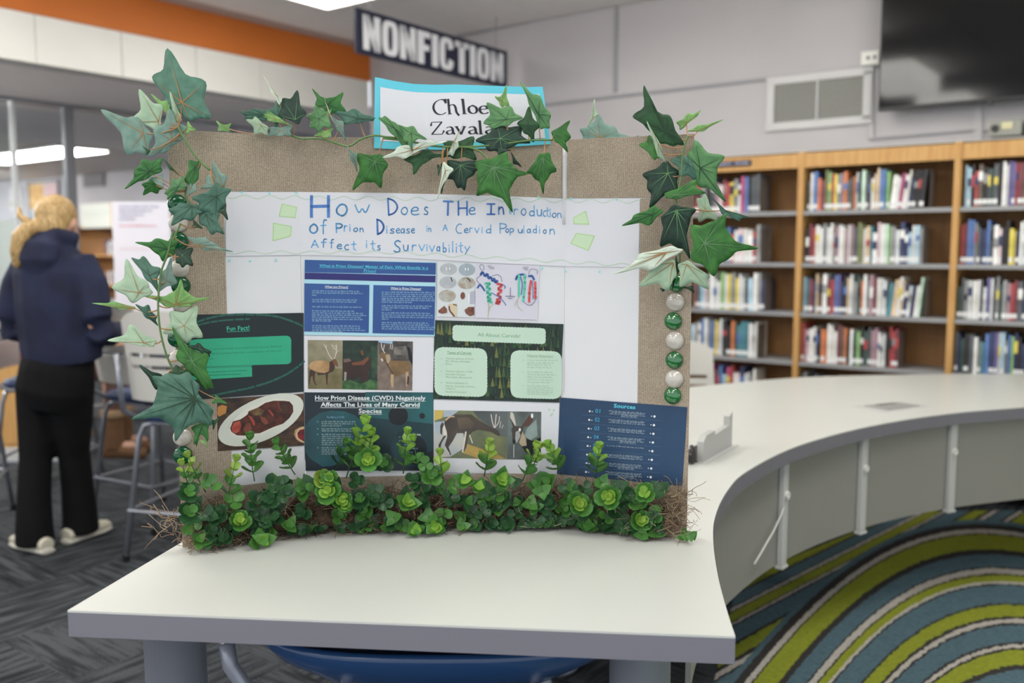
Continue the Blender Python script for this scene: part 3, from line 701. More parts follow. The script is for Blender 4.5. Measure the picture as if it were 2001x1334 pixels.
I_teal = inkm('slide_teal', (34,96,100), col2=(24,66,74), scale=9); I_teald = inkm('slide_teal_dark', (22,38,48)); I_blk = inkm('print_black', (14,20,26)); I_src = inkm('slide_petrol', (30,64,98), col2=(26,56,88), scale=6)
I_paper = mat('paper_white', (214,214,220), .6)
def rect(x0, y0, x1, y1, s=.0):  # slightly clockwise rectangle; s = slope
    return [(x0,y0),(x1,y0+s*(x1-x0)),(x1-s*(y1-y0)*.3,y1+s*(x1-x0)),(x0-s*(y1-y0)*.3,y1)]
def rrect(x0, y0, x1, y1, s, r, n=5):
    o = []
    for cx_, cy_, a0 in ((x1-r,y0+r,-90),(x1-r,y1-r,0),(x0+r,y1-r,90),(x0+r,y0+r,180)):
        for i in range(n+1):
            a = math.radians(a0+90*i/n); X_, Y_ = cx_+r*math.cos(a), cy_+r*math.sin(a); o.append((X_, Y_+s*(X_-x0)))
    return o
def oval(cx_, cy_, rx_, ry_, n=28, rot=0):
    c, s = math.cos(rot), math.sin(rot)
    return [(cx_+rx_*math.cos(2*PI*i/n)*c-ry_*math.sin(2*PI*i/n)*s, cy_+rx_*math.cos(2*PI*i/n)*s+ry_*math.sin(2*PI*i/n)*c) for i in range(n)]
# title banner
ban = sheet('title_banner', 'long white paper banner with the blue handwritten title across the board', 'paper banner', [(441,375),(594,375),(760,377),(960,382),(1102,388),(1251,388),(1248,522),(1100,520),(930,512),(760,502),(594,498),(441,500)], I_paper, .0020)
STK = {
 'H': [[(0,0),(0,1)],[(1,0),(1,1)],[(0,.5),(1,.52)]], 'o': [[(.5,0),(.05,.2),(0,.6),(.4,1),(.85,.9),(1,.45),(.7,.05),(.45,.02)]], 'w': [[(0,1),(.28,0),(.5,.75),(.72,0),(1,1)]],
 'D': [[(.08,0),(0,1)],[(0,1),(.6,.88),(1,.5),(.65,.12),(.08,0)]], 'e': [[(.05,.5),(.95,.55),(.85,.95),(.4,1),(0,.6),(.1,.12),(.5,0),(1,.12)]],
 's': [[(.95,.88),(.5,1),(.1,.8),(.3,.55),(.85,.4),(.9,.12),(.5,0),(0,.1)]], 'T': [[(0,1),(1,.97)],[(.5,.98),(.45,0)]], 'I': [[(0,1),(1,1)],[(.55,1),(.5,0)],[(0,0),(1,0)]],
 'n': [[(0,0),(0,1)],[(0,.6),(.4,1),(.85,.85),(1,0)]], 'r': [[(0,0),(.05,1)],[(.05,.65),(.45,.98),(1,.9)]], 't': [[(.5,1),(.5,.15),(.9,0)],[(0,.66),(1,.7)]],
 'd': [[(1,1),(1,0)],[(1,.4),(.5,.55),(0,.25),(.4,0),(1,.15)]], 'u': [[(0,1),(.1,.15),(.5,0),(.9,.25),(1,1)],[(1,1),(1,0)]], 'C': [[(1,.92),(.5,1),(0,.5),(.4,0),(1,.08)]], 'c': [[(1,.92),(.5,1),(0,.5),(.4,0),(1,.08)]],
 'i': [[(.5,.62),(.5,0)],[(.42,.95),(.55,.85)]], 'O': [[(.5,1),(.05,.75),(0,.3),(.4,0),(.9,.2),(1,.65),(.7,.97),(.45,1)]], 'f': [[(1,.95),(.6,1),(.42,.8),(.4,0)],[(0,.58),(.9,.6)]],
 'P': [[(.05,0),(0,1)],[(0,.98),(.75,.95),(1,.74),(.7,.5),(.05,.48)]], 'p': [[(.02,0),(0,1)],[(0,.95),(.75,1),(1,.72),(.7,.45),(.05,.42)]], 'A': [[(0,0),(.5,1),(1,0)],[(.2,.36),(.85,.36)]],
 'a': [[(.95,.9),(.4,1),(0,.5),(.3,0),(.85,.3),(.95,.95)],[(.95,.95),(1,0)]], 'v': [[(0,1),(.5,0),(1,1)]], 'l': [[(.5,1),(.5,0)]], 'b': [[(0,1),(0,0)],[(0,.4),(.6,.5),(1,.25),(.6,0),(0,.08)]],
 'y': [[(0,1),(.45,.45)],[(1,1),(.45,.45),(.1,0)]], 'S': [[(.95,.88),(.5,1),(.05,.8),(.3,.55),(.85,.38),(.9,.1),(.4,0),(0,.12)]]}
I_b1 = inkm('marker_blue', (52,102,176), col2=(80,130,196), scale=60); I_b2 = inkm('marker_sky', (84,158,212), col2=(112,176,222), scale=60)
HW = [
 [('H',107,230,50,198,6,1),('o',287,368,105,192,3.4,2),('w',422,526,112,180,2.6,2)], [('D',660,735,66,186,3.2,1),('o',756,803,128,184,2.2,2),('e',826,884,128,186,2.4,2),('s',922,950,126,184,2.2,2)],
 [('T',1062,1130,86,186,3.6,1),('H',1170,1232,88,186,3.2,1),('e',1246,1292,130,182,2.2,2)], [('I',1378,1432,106,180,3.4,1),('n',1462,1498,126,180,2.6,1),('t',1530,1552,90,178,2,2),('r',1572,1600,142,184,1.8,2),('o',1624,1660,138,188,1.8,2),('d',1680,1718,118,194,2,2),('u',1738,1772,146,194,1.8,2),('c',1782,1800,154,196,1.7,2),('t',1800,1826,132,198,1.6,2),('i',1828,1840,140,200,1.5,2),('o',1848,1878,170,204,1.6,2),('n',1888,1914,170,206,1.6,2)],
 [('O',94,152,252,320,3.2,2),('f',176,216,218,322,2.4,2)], [('P',286,332,246,312,3,2),('r',344,366,262,304,2,2),('i',378,392,252,302,1.8,2),('o',412,442,278,306,2,2),('n',458,482,280,308,2,2)],
 [('D',582,634,218,324,3.6,1),('i',646,658,264,318,2,2),('s',676,706,284,318,2,2),('e',720,746,282,316,1.8,2),('a',752,780,284,318,1.8,2),('s',794,818,284,318,1.8,2),('e',830,852,282,316,1.8,2)], [('i',936,948,262,304,1.5,2),('n',954,972,280,306,1.5,2)],
 [('A',1058,1090,256,298,1.6,2)], [('C',1148,1192,248,320,1.8,2),('e',1212,1240,282,314,1.7,2),('r',1252,1272,278,312,1.7,2),('v',1288,1320,280,314,1.7,2),('i',1336,1346,272,316,1.6,2),('d',1368,1404,256,318,1.8,2)],
 [('P',1470,1520,246,318,1.9,2),('o',1512,1534,284,312,1.6,2),('p',1544,1570,282,330,1.8,2),('u',1602,1632,288,316,1.7,2),('l',1638,1650,262,316,1.5,2),('a',1664,1692,286,316,1.7,2),('d',1708,1734,260,316,1.6,2),('i',1752,1762,268,318,1.5,2),('o',1784,1806,290,320,1.6,2),('n',1832,1866,286,324,1.8,2)],
 [('A',106,156,368,420,2,2),('f',178,216,358,418,2.2,2),('f',240,268,360,424,2,2),('e',292,326,396,430,2.2,2),('c',344,376,400,438,2.2,2),('t',396,430,376,440,2,2)], [('i',498,512,368,422,1.8,2),('t',534,566,372,438,2,2),('s',584,606,404,440,1.8,2)],
 [('S',704,752,368,456,2.6,2),('u',772,806,402,446,2,2),('r',836,864,402,446,2,2),('v',884,926,400,444,1.8,2),('i',936,948,396,446,1.8,2),('v',960,998,406,450,1.8,2),('a',1012,1036,414,450,1.8,2),('b',1060,1084,386,454,1.9,2),('i',1098,1108,400,454,1.7,2),('l',1122,1134,376,454,1.7,2),('i',1150,1160,390,456,1.7,2),('t',1172,1202,384,456,1.7,2),('y',1216,1252,414,468,1.8,2)]]
for word in HW:
    mb1, mats_ = MB(), [I_b1, I_b2]
    for ch, x0, x1, y0, y1, wd, mi in word:
        mb1.mi = mi-1
        for st in STK[ch]:
            pts = [(580+(x0+(x1-x0)*u)/3.7056, 370+(y1+(y0-y1)*v)/3.7056) for u, v in st]
            ribbon(mb1, chaikin(pts, 2) if len(pts) > 3 or ch == 'y' else pts, wd*.95+.3, .0024)
    obj('handwritten_word', mb1.mesh('handwritten_word', mats_), ban)
I_pg = inkm('pale_green_line', (176,206,170)); I_pt = inkm('pale_teal_dot', (150,210,214)); I_pgf = inkm('pale_green_fill', (196,218,184))
mb = MB()
pts = [(442+i*6, 384+i*6*.012+3.8*math.sin(i*.78)) for i in range(136)]; ribbon(mb, pts, 1.1, .0024)
pts = [(442+i*6, 493+(max(0, i*6-330))*.055+3.2*math.sin(i*.62)) for i in range(134)]; ribbon(mb, pts, 1.1, .0024)
mb.build('wavy_line', I_pg, ban, fixn=False)
mb = MB()
for x, y in ((448,509),(488,510),(539,508),(1059,524),(1105,530),(472,376),(526,378),(578,377),(1052,386),(1117,388),(1206,390),(1172,531)): fill(mb, oval(x, y, 2.6, 2.6, 8), .0022)
mb.build('dots', I_pt, ban, fixn=False)['kind'] = 'stuff'
for q in ([(551,399),(579,405),(576,425),(545,422)], [(534,436),(569,443),(567,461),(533,470)], [(1122,425),(1145,413),(1151,438),(1122,437)], [(1127,456),(1162,461),(1150,489),(1116,475)]):
    mb = MB(); fill(mb, [(p[0],p[1]) for p in q], .0023); mb.mi = 1; ribbon(mb, q+[q[0]], 1.5, .0024); obj('green_shape', mb.mesh('green_shape', [I_pgf, inkm('green_outline', (168,208,130))]), ban)
# --- fun fact slide
ff = sheet('fun_fact_slide', 'dark green printed slide headed Fun Fact on the left wing', 'printed slide', [(362,614.5),(593.5,611),(593.5,765),(364,782)], I_dkg, .0019)
T4 = (370,600,1/8.34)
arc1 = [(385+208*.5*(1-math.cos(a)) if 0 else 0,0) for a in (0,)]
prints('slide_artwork', ff, [
 (I_tea,'l',[(-60,330),(120,240),(300,180),(520,130),(820,115),(1150,120),(1400,140),(1650,220),(1860,310)],34),
 (I_tea,'l',[(-60,350),(130,290),(400,230),(650,205),(970,190)],30),
 (I_tea,'l',[(1870,880),(1750,980),(1550,1110),(1300,1220),(1000,1310),(700,1370),(350,1440)],34),
 (I_grn,'p',[(0,540),(120,520),(1580,462),(1630,480),(1656,530),(1656,870),(1640,905),(1600,925),(300,962),(0,970)]),
 (inkm('slide_green2', (38,142,110)),'p',[(0,968),(300,960),(1018,935),(1018,962),(300,992),(0,1000)]),
 (I_grn,'p',[(0,1000),(300,992),(990,965),(1018,980),(1018,1128),(340,1170),(0,1180)])], .0024, T4)
text(ff, 'Fun Fact!', 443,646,487,644, 8.5, inkm('fun_green', (64,190,160)), .0026, 'heading', bold=.012, under=True)
text(ff, 'no known cases of animal borne prion diseases', 408,683.5,551,677.5, 3.6, I_gtx, .0027); text(ff, 'passed to humans from the consumption of infected', 402,692.5,549,686.5, 3.6, I_gtx, .0027); text(ff, 'animal products', 388,703,416,701.5, 3.4, I_gtx, .0027)
blurb(ff, [(400,728,484,724),(402,734,470,731)], inkm('green_text2', (36,140,108)), .0027, 2.4, 3)
# --- food photograph
fo = sheet('food_photo', 'printed photo of sliced meat on a white oval plate, left wing', 'printed photo', [(424,779),(594,768.5),(594,870),(425,881)], inkm('wood_print', (84,58,40), col2=(36,26,24), scale=26, stretch=(1,1,3)), .0019)
T6 = (410,750,1/7.41); rot = -.42
M_meat = inkm('meat', (92,40,26), col2=(44,20,16), scale=60); M_pink = inkm('meat_pink', (186,86,70), col2=(150,56,44), scale=60)
its = [(inkm('butternut', (190,130,66)),'p',[(110,330),(170,300),(245,320),(230,420),(130,470),(105,440)]),
 (inkm('plate', (206,208,198)),'p',oval(735,515,665,300,34,rot)), (inkm('plate_rim', (188,192,182)),'l',[(260,640),(290,560),(420,430),(600,330),(800,250),(1000,215)],10),
 (inkm('plate_in', (216,214,204)),'p',oval(735,495,500,215,30,rot)),
 (M_meat,'p',[(290,640),(330,540),(440,510),(540,440),(560,390),(690,340),(800,270),(920,240),(1060,240),(1150,250),(1200,310),(1205,400),(1150,490),(1060,570),(920,620),(830,660),(720,710),(620,715),(500,745),(390,740),(310,690)]),
 (M_pink,'p',[(310,640),(340,560),(430,530),(455,600),(430,680),(370,710),(320,690)]), (inkm('meat_mid', (128,70,54), col2=(104,50,36), scale=60),'p',[(480,640),(520,570),(580,560),(605,640),(580,700),(500,720)]),
 (M_pink,'p',[(545,450),(600,470),(650,540),(650,590),(630,605),(590,520)]), (M_pink,'p',[(835,380),(860,365),(915,430),(910,470)]), (inkm('meat_brown', (122,62,46)),'p',[(720,460),(790,480),(850,560),(800,590),(750,540)]),
 (inkm('meat_dark', (46,30,26), col2=(70,40,30), scale=70),'p',[(1000,260),(1130,280),(1170,380),(1090,430),(1020,380)]), (inkm('meat_brown', (122,62,46)),'l',[(985,260),(1000,340),(1030,380)],14),
 (inkm('herbs', (120,104,62), col2=(90,50,30), scale=90),'p',[(560,390),(700,345),(780,380),(750,450),(640,450)]),
 (inkm('bowl_rim', (176,140,98)),'p',[(1357,605),(1300,620),(1230,660),(1215,730),(1250,800),(1310,840),(1357,850)]), (inkm('berries', (140,28,34), col2=(70,16,24), scale=60),'p',[(1357,650),(1300,660),(1262,710),(1275,780),(1357,830)]),
 (inkm('bowl_line', (214,196,164)),'l',[(1357,632),(1290,650),(1245,710),(1265,790),(1357,838)],14)]
prints('photo_print', fo, its, .0024, T6)
# --- what is prion disease slide
wp = sheet('prion_slide', 'blue printed slide asking what prion disease is, top of the centre panel', 'printed slide', [(595,507),(852.5,512),(849.5,657),(594.5,654)], I_sky, .0024)
T5 = (590,500,1/7.41)
prints('slide_artwork', wp, [(I_navy,'p',[(45,55),(1940,100),(1935,270),(42,235)]), (I_deep,'p',[(42,240),(1935,285),(1930,382),(42,335)]), (I_navy,'p',[(38,395),(978,418),(968,1112),(36,1090)]), (I_navy,'p',[(1036,420),(1930,440),(1915,1138),(1024,1115)])], .0029, T5)
text(wp, 'What is Prion Disease? Matter of Fact, What Exactly is a', 624.5,521,836.5,525.5, 5.0, I_cyan, .0033, 'heading', bold=.009, under=True); text(wp, 'Prion?', 711,531,735,532, 5.0, I_cyan, .0033, 'heading', bold=.009, under=True)
text(wp, 'What are Prions?', 635,561.5,680.5,562.5, 4.0, I_wh, .0033, 'heading', bold=.009, under=True); text(wp, 'What is Prion Disease?', 763.5,564.5,823,566, 4.0, I_wh, .0033, 'heading', bold=.009, under=True)
ln = []
for y, x1 in ((569,702),(573,709),(577.5,619),(586,700),(590,697),(600,707),(608,695),(612,712),(616,716),(620,708),(624,712),(627.5,647),(637,703),(641,705),(645,715),(648,670)): ln.append((610,y,x1,y+(x1-610)*.012))
for y, x1 in ((571.5,849),(575.5,849),(579.5,847),(583.5,848),(587,849),(591,806),(598,845),(602,838),(606,765),(612,841),(616,846),(620,846),(624,759),(631,836),(635,839),(639,848),(643,848)): ln.append((746,y,x1,y+(x1-746)*.012))
blurb(wp, ln, I_txt, .0033, 2.9, 5)
# --- three-animal photo sheet
ap = sheet('cervid_photos', 'white sheet with three small photos of an elk, a moose and a buck', 'printed photos', [(594.5,656),(849,659),(846.5,768),(595,767)], I_paper, .0019)
T7 = (590,650,1/7.41)
M_gr = inkm('dry_grass', (150,142,118), col2=(126,120,94), scale=40); M_gr2 = inkm('dry_grass2', (122,110,78), col2=(98,92,60), scale=40)
M_for = inkm('forest_print', (34,58,44), col2=(18,30,28), scale=50); M_lf = inkm('leaf_print', (70,112,62), col2=(40,72,40), scale=70); M_gnd = inkm('buck_ground', (128,112,102), col2=(104,90,80), scale=60)
elk_t = inkm('elk_tan', (186,150,106), col2=(150,112,72), scale=30); elk_d = inkm('elk_dark', (62,42,32)); ant = inkm('antler', (214,206,196)); moose = inkm('moose', (30,22,22), col2=(54,34,28), scale=25); brn = inkm('moose_brown', (112,66,44)); buck = inkm('buck', (132,104,68), col2=(104,80,54), scale=40)
prints('elk_photo', ap, [(M_gr,'p',[(85,102),(592,108),(585,815),(88,810)]), (M_gr2,'p',[(86,500),(590,520),(585,815),(88,810)]),
 (elk_d,'p',[(110,560),(150,480),(210,520),(190,600),(185,680),(215,760),(195,755),(160,680),(155,620),(130,640),(115,745),(105,740),(105,640)]), (elk_d,'p',[(200,560),(340,570),(420,520),(430,560),(380,590),(372,750),(355,745),(345,600),(240,612)]),
 (elk_t,'p',[(110,470),(140,420),(200,400),(330,400),(420,430),(440,480),(400,550),(330,580),(230,570),(160,540),(115,520)]), (elk_d,'p',[(400,420),(445,400),(470,440),(480,510),(440,570),(390,560),(400,500)]), (inkm('elk_brown', (112,72,48)),'p',[(445,390),(480,370),(505,400),(528,465),(520,488),(480,470),(455,450)]),
 (ant,'l',[(470,375),(495,300),(505,230),(500,170)],9),(ant,'l',[(500,240),(460,220),(435,170)],8),(ant,'l',[(502,210),(470,180)],6),(ant,'l',[(440,380),(395,320),(370,260),(325,170)],9),(ant,'l',[(365,250),(350,200),(362,175)],6),(ant,'l',[(495,300),(530,250)],5)], .0023, T7)
prints('moose_photo', ap, [(M_for,'p',[(592,108),(1100,112),(1090,825),(585,815)]), (M_lf,'p',[(585,690),(700,680),(850,740),(1000,670),(1090,700),(1090,825),(585,815)]), (inkm('bush', (52,82,56), col2=(30,50,38), scale=60),'p',[(1000,200),(1098,180),(1092,640),(1010,640)]),
 (moose,'p',[(600,420),(720,400),(860,410),(960,340),(1000,380),(1000,470),(960,560),(950,700),(880,720),(840,640),(720,690),(660,640),(600,620)]), (brn,'p',[(720,430),(860,410),(960,340),(970,380),(900,460),(740,470)]), (inkm('moose_grey', (110,84,80)),'p',[(600,380),(690,370),(720,410),(610,430)]), (brn,'p',[(845,260),(880,250),(900,310),(870,330)]), (inkm('hock', (150,140,132)),'p',[(615,560),(650,570),(640,690),(612,690)])], .0023, T7)
prints('buck_photo', ap, [(M_gnd,'p',[(1100,112),(1608,125),(1598,835),(1090,825)]), (inkm('buck_back', (46,42,42), col2=(90,84,80), scale=50),'p',[(1105,112),(1608,125),(1600,400),(1300,420),(1120,300)]), (inkm('sky_print', (150,180,206)),'p',[(1105,112),(1315,118),(1310,160),(1120,140)]), (inkm('branch_grey', (128,120,112), col2=(80,76,74), scale=60),'p',[(1320,200),(1500,190),(1560,320),(1330,320)]), (I_blk,'p',[(1520,200),(1560,210),(1605,380),(1600,470),(1550,380)]),
 (buck,'p',[(1140,280),(1260,300),(1300,400),(1420,400),(1560,420),(1585,480),(1540,580),(1440,600),(1360,640),(1300,600),(1230,440),(1150,400)]), (inkm('buck_leg', (180,150,118)),'p',[(1285,600),(1330,600),(1325,780),(1300,790),(1282,700)]), (inkm('buck_leg', (180,150,118)),'p',[(1500,570),(1545,560),(1530,700),(1540,760),(1510,770),(1505,680)]), (elk_d,'l',[(1210,400),(1260,500),(1320,590)],12), (elk_d,'p',[(1530,620),(1555,640),(1540,760),(1520,740)]),
 (inkm('buck_face', (166,148,126)),'p',[(1215,320),(1270,310),(1285,370),(1260,440),(1225,430)]), (ant,'l',[(1200,290),(1160,230),(1150,150)],11),(ant,'l',[(1180,250),(1195,170)],9),(ant,'l',[(1280,230),(1285,160)],8),(ant,'l',[(1305,240),(1312,170)],8),(inkm('muzzle', (206,190,180)),'p',[(1140,370),(1170,370),(1180,405),(1155,415)])], .0023, T7)
# --- CWD slide
cw = sheet('disease_effects_slide', 'dark teal printed slide with white underlined heading, bottom centre', 'printed slide', [(595,766),(847,767),(847,919),(597,919)], I_teald, .0024)
T8 = (590,760,1/7.41)
prints('slide_artwork', cw, [(I_teal,'p',[(920,40),(1900,45),(1900,560),(1500,560),(1100,440),(850,390),(920,300)]), (inkm('teal_low', (26,58,66), col2=(18,40,48), scale=10),'p',[(850,390),(1100,420),(1900,500),(1900,880),(1300,1150),(990,650)]),
 (inkm('teal_disc', (30,88,96), col2=(22,54,64), scale=9),'p',[(45,540),(110,450),(260,340),(430,308),(620,320),(780,380),(900,500),(975,640),(980,760),(900,900),(700,1080),(300,1120),(120,1000),(45,900)]), (inkm('teal_dark_disc', (16,26,34)),'p',[(330,1170),(560,1050),(800,800),(985,640),(985,900),(900,1170)]),
 (I_blk,'p',oval(1396,382,142,140,26)), (I_blk,'p',oval(1742,384,42,42,16)), (inkm('teal_disc2', (28,66,74), col2=(16,30,38), scale=14),'p',oval(1550,850,262,270,30)), (inkm('disc_dark', (18,30,38)),'p',oval(1640,880,170,215,24))], .0029, T8)
for s_, x0, x1, y in (('How Prion Disease (CWD) Negatively',616,831.5,781.5),('Affects The Lives of Many Cervid',627,820,794.5),('Species',701,746,807)): text(cw, s_, x0, y-1, x1, y-.6, 8.3, I_wh, .0036, 'heading', bold=.018, under=True)
text(cw, 'The Effects of CWD', 638.5,816,673,816, 3.6, I_txt, .0036, 'heading')
ln = []
for y, x1 in ((824,697),(828,690),(832,667),(838,693),(842,690),(849,686),(853,690),(857,688),(861,686),(865,685),(869,670),(875,690),(879,690),(883,686),(887,684)): ln.append((629,y,x1,y+.4))
for x, y in ((620,824),(620,838),(620,849),(620,875),(780,854),(780,862),(780,869),(780,876),(780,884)): ln.append((x,y,x+2.5,y))
blurb(cw, ln, inkm('grey_text', (128,150,156)), .0036, 2.9, 8)
text(cw, 'Symptoms', 789,849,822,850, 4, I_wh, .0036, 'heading', bold=.015)
blurb(cw, [(790,855,812,855),(790,862,806,862),(790,869,812,869),(790,876,816,877),(790,884,808,884),(790,891,820,892)], I_txt, .0036, 3, 9)
# --- brain and protein pictures
bp_ = sheet('brain_scan_print', 'small print of stained brain slices in pale grey and brown', 'printed picture', [(855,513),(929,514),(927,620),(854,618)], inkm('scan_bg', (208,212,214)), .0024)
T3 = (840,500,1/7.41); sg_ = inkm('slice_grey', (168,172,178), col2=(182,184,186), scale=50); sg2 = inkm('slice_blue', (150,162,172), col2=(166,176,184), scale=50); sg3 = inkm('slice_beige', (180,182,176), col2=(158,140,122), scale=90); rb_ = inkm('stain', (96,50,36), col2=(130,84,66), scale=90)
its = [(sg_,'p',oval(268,188,122,84)),(sg2,'p',oval(536,196,120,90)),(sg_,'p',oval(260,382,124,86)),(sg3,'p',oval(530,390,124,86)),(sg3,'p',oval(250,574,124,86)),(rb_,'p',oval(476,574,34,52)),(inkm('scan_lilac', (172,172,188)),'p',[(585,520),(650,500),(650,690),(580,690)]),(I_wh,'p',oval(565,610,12,80)),(rb_,'p',[(120,790),(170,750),(210,720),(250,770),(250,820),(180,835),(130,820)]),(inkm('scan_tan', (204,190,162)),'p',[(270,690),(392,690),(390,880),(340,880),(280,800)]),(rb_,'l',[(280,730),(285,790),(330,840),(350,870)],22),(rb_,'l',[(340,700),(385,712)],16),(rb_,'p',[(500,780),(560,735),(640,735),(642,850),(580,870),(520,830)]),(I_blk,'l',[(305,310),(322,365)],12),(I_blk,'l',[(540,320),(580,350)],14),(I_blk,'l',[(572,350),(585,370)],10)]
for cx_, cy_ in ((240,185),(285,185),(514,190),(552,190)): its.append((I_wh,'p',oval(cx_,cy_,9,24,10)))
prints('photo_print', bp_, its, .0029, T3)
pr_ = sheet('protein_print', 'pale lilac print of two coiled protein structures, centre panel', 'printed picture', [(929,515),(1054,518.5),(1050,624.5),(928,620.5)], inkm('lilac', (204,202,214)), .0024)
pbk = inkm('protein_blue', (72,108,176)); pg = inkm('protein_green', (86,192,164)); pr = inkm('protein_red', (206,82,84)); pgy = inkm('protein_grey', (116,118,140)); py = inkm('protein_yellow', (186,184,150))
its = [(pgy,'l',[(770,210),(730,190),(718,140),(750,118),(785,150),(780,200)],8),(pbk,'l',[(735,270),(760,225),(800,300),(830,250),(850,330),(880,300),(910,370),(930,320),(950,390),(975,360)],34),(pgy,'l',[(900,290),(980,265),(1030,300),(1040,370)],8),(pgy,'l',[(740,280),(680,320),(680,370),(740,410)],8),(pbk,'l',[(690,460),(720,410),(760,450),(790,500)],26),
 (pg,'l',[(800,400),(880,390),(810,460),(885,470),(810,530),(890,550),(820,600),(890,620),(830,650),(895,670)],34),(pr,'l',[(975,400),(1055,420),(975,480),(1050,500),(965,560),(1040,600),(950,640),(1030,660),(945,680),(1000,690)],34),(pbk,'l',[(1050,410),(1095,440),(1080,470)],12),(pbk,'l',[(890,530),(1000,590),(1060,650),(1100,710)],12),(py,'l',[(845,680),(855,760),(840,890)],14),(py,'l',[(920,690),(870,740),(850,800)],8),
 (pbk,'l',[(1245,340),(1260,290),(1300,270),(1360,265),(1380,300)],30),(pbk,'l',[(1310,300),(1340,400),(1320,560)],14),(pg,'l',[(1290,280),(1285,580)],30),(pg,'l',[(1370,280),(1372,420),(1350,650)],34),(pbk,'l',[(1430,290),(1480,285),(1505,340)],30),(pgy,'l',[(1430,260),(1440,200),(1500,185),(1560,210),(1550,260)],7),(pr,'l',[(1460,360),(1440,500),(1435,660)],34),(pr,'l',[(1520,380),(1525,500),(1520,610)],34),(pgy,'l',[(1350,660),(1420,715),(1490,700),(1550,590)],9),(pbk,'l',[(1480,360),(1490,480),(1488,620)],10),
 (py,'l',[(1290,600),(1225,680),(1240,730)],8),(py,'l',[(1265,640),(1270,740),(1345,795)],9),(pgy,'l',[(1165,460),(1162,590)],10),(pgy,'l',[(1095,580),(1225,585)],12),(pgy,'l',[(1130,610),(1190,612)],10)]
for x, y in ((835,140),(845,160),(870,180),(1345,160),(1350,180),(1370,195)): its.append((inkm('caption', (150,146,158)),'l',[(x,y),(x+90-(y%50),y+2)],9))
prints('diagram_print', pr_, its, .0029, T3)
# --- all about cervids slide
ac_ = sheet('cervids_slide', 'forest green slide with mint text boxes headed All About Cervids', 'printed slide', [(849,625),(1101,633),(1093,786),(846,779)], M_for, .0024)
T9 = (840,620,1/7.41); r_ = random.Random(3); its = []
trees = [inkm('tree_a', (44,72,44)), inkm('tree_b', (62,88,48)), inkm('tree_c', (30,54,40)), inkm('tree_d', (104,108,56)), inkm('tree_e', (26,40,40))]
for row in range(8):
    for i in range(32):
        x = 60+i*60+r_.uniform(-20,20); y = 70+row*150+r_.uniform(-20,20)+x*.03
        if x > 1880 or y > 1150 : continue
        h_ = min(r_.uniform(120,190), 1160-y); its.append((r_.choice(trees),'p',[(max(72,x-28),y+h_),(x,max(y, 38+x*.035)),(min(1895,x+28),y+h_)]))
def scallop(x0, y0, x1, y1, s, r):
    o = rrect(x0, y0, x1, y1, s, r, 6); out = []
    for i in range(len(o)):
        a, b = Vector(o[i]), Vector(o[(i+1) % len(o)]); L_ = (b-a).length; k = max(1, int(L_/22))
        for j in range(k):
            p = a.lerp(b, j/k); nn = (b-a).normalized(); nn = Vector((nn.y, -nn.x)); out.append(tuple(p+nn*(5 if (j % 2) else -3)))
    return out
its += [(I_mint,'p',scallop(328,108,1672,336,.035,40)), (I_mint,'p',[(62,430)]+[p for p in scallop(66,428,825,1120,.02,110)]), (I_mint,'p',scallop(1165,470,1905,1160,.025,110))]
o = prints('slide_artwork', ac_, [i for i in its if i[0] is not I_mint], .0026, T9)
its2 = [i for i in its if i[0] is I_mint]; its2[1] = (I_mint,'p',scallop(66,424,828,1135,.03,110)); prints('text_box', ac_, its2, .0046, T9) if 0 else None
for q in (scallop(328,108,1672,336,.035,40), scallop(66,424,828,1125,.03,110), scallop(1165,470,1905,1160,.025,110)): prints('text_box', ac_, [(I_mint,'p',q)], .0072 if 0 else .0045, T9)
OB = .0048
text(ac_, 'All About Cervids!', 933,656.5,1016,659.5, 7, I_mtx2, OB, 'heading'); text(ac_, 'Types of Cervids', 873.5,690,921,691.5, 4.6, I_mtx2, OB, 'heading', bold=.012, under=True); text(ac_, 'Natural Behaviors', 1030,696,1080,697.5, 4.6, I_mtx, OB, 'heading', bold=.012, under=True)
for s_, y, x1 in (('Various species of Deer',701,926),('Elk, Moose, Reindeer',706.5,920),('Roe',712,883),('Various species of Elk,',726,924),('Red deer, Muntjac',732,909),('Mountain, Roosevelt',737.5,922),('Several subspecies of',748.5,914),('Moose, Eurasian, Alaskan,',755,929),('Western',760,890),('Eastern/Canadian',766,911)): text(ac_, s_, 871,y,x1,y+(x1-871)*.025, 3.6, I_mtx, OB)
ln = [(1030,y,x1,y+1) for y, x1 in ((704,1090),(709,1083),(713,1076),(718,1077),(727,1079),(732,1086),(737,1079),(742,1080),(747,1075),(754,1073),(758,1080),(762,1083),(766,1080),(770,1075))]
ln += [(861,701,864,701),(861,726,864,726),(861,748,864,748),(1021,704,1024,704),(1020,727,1023,727),(1019,754,1022,754)]
blurb(ac_, ln, inkm('mint_text3', (168,194,174)), OB, 3, 14)
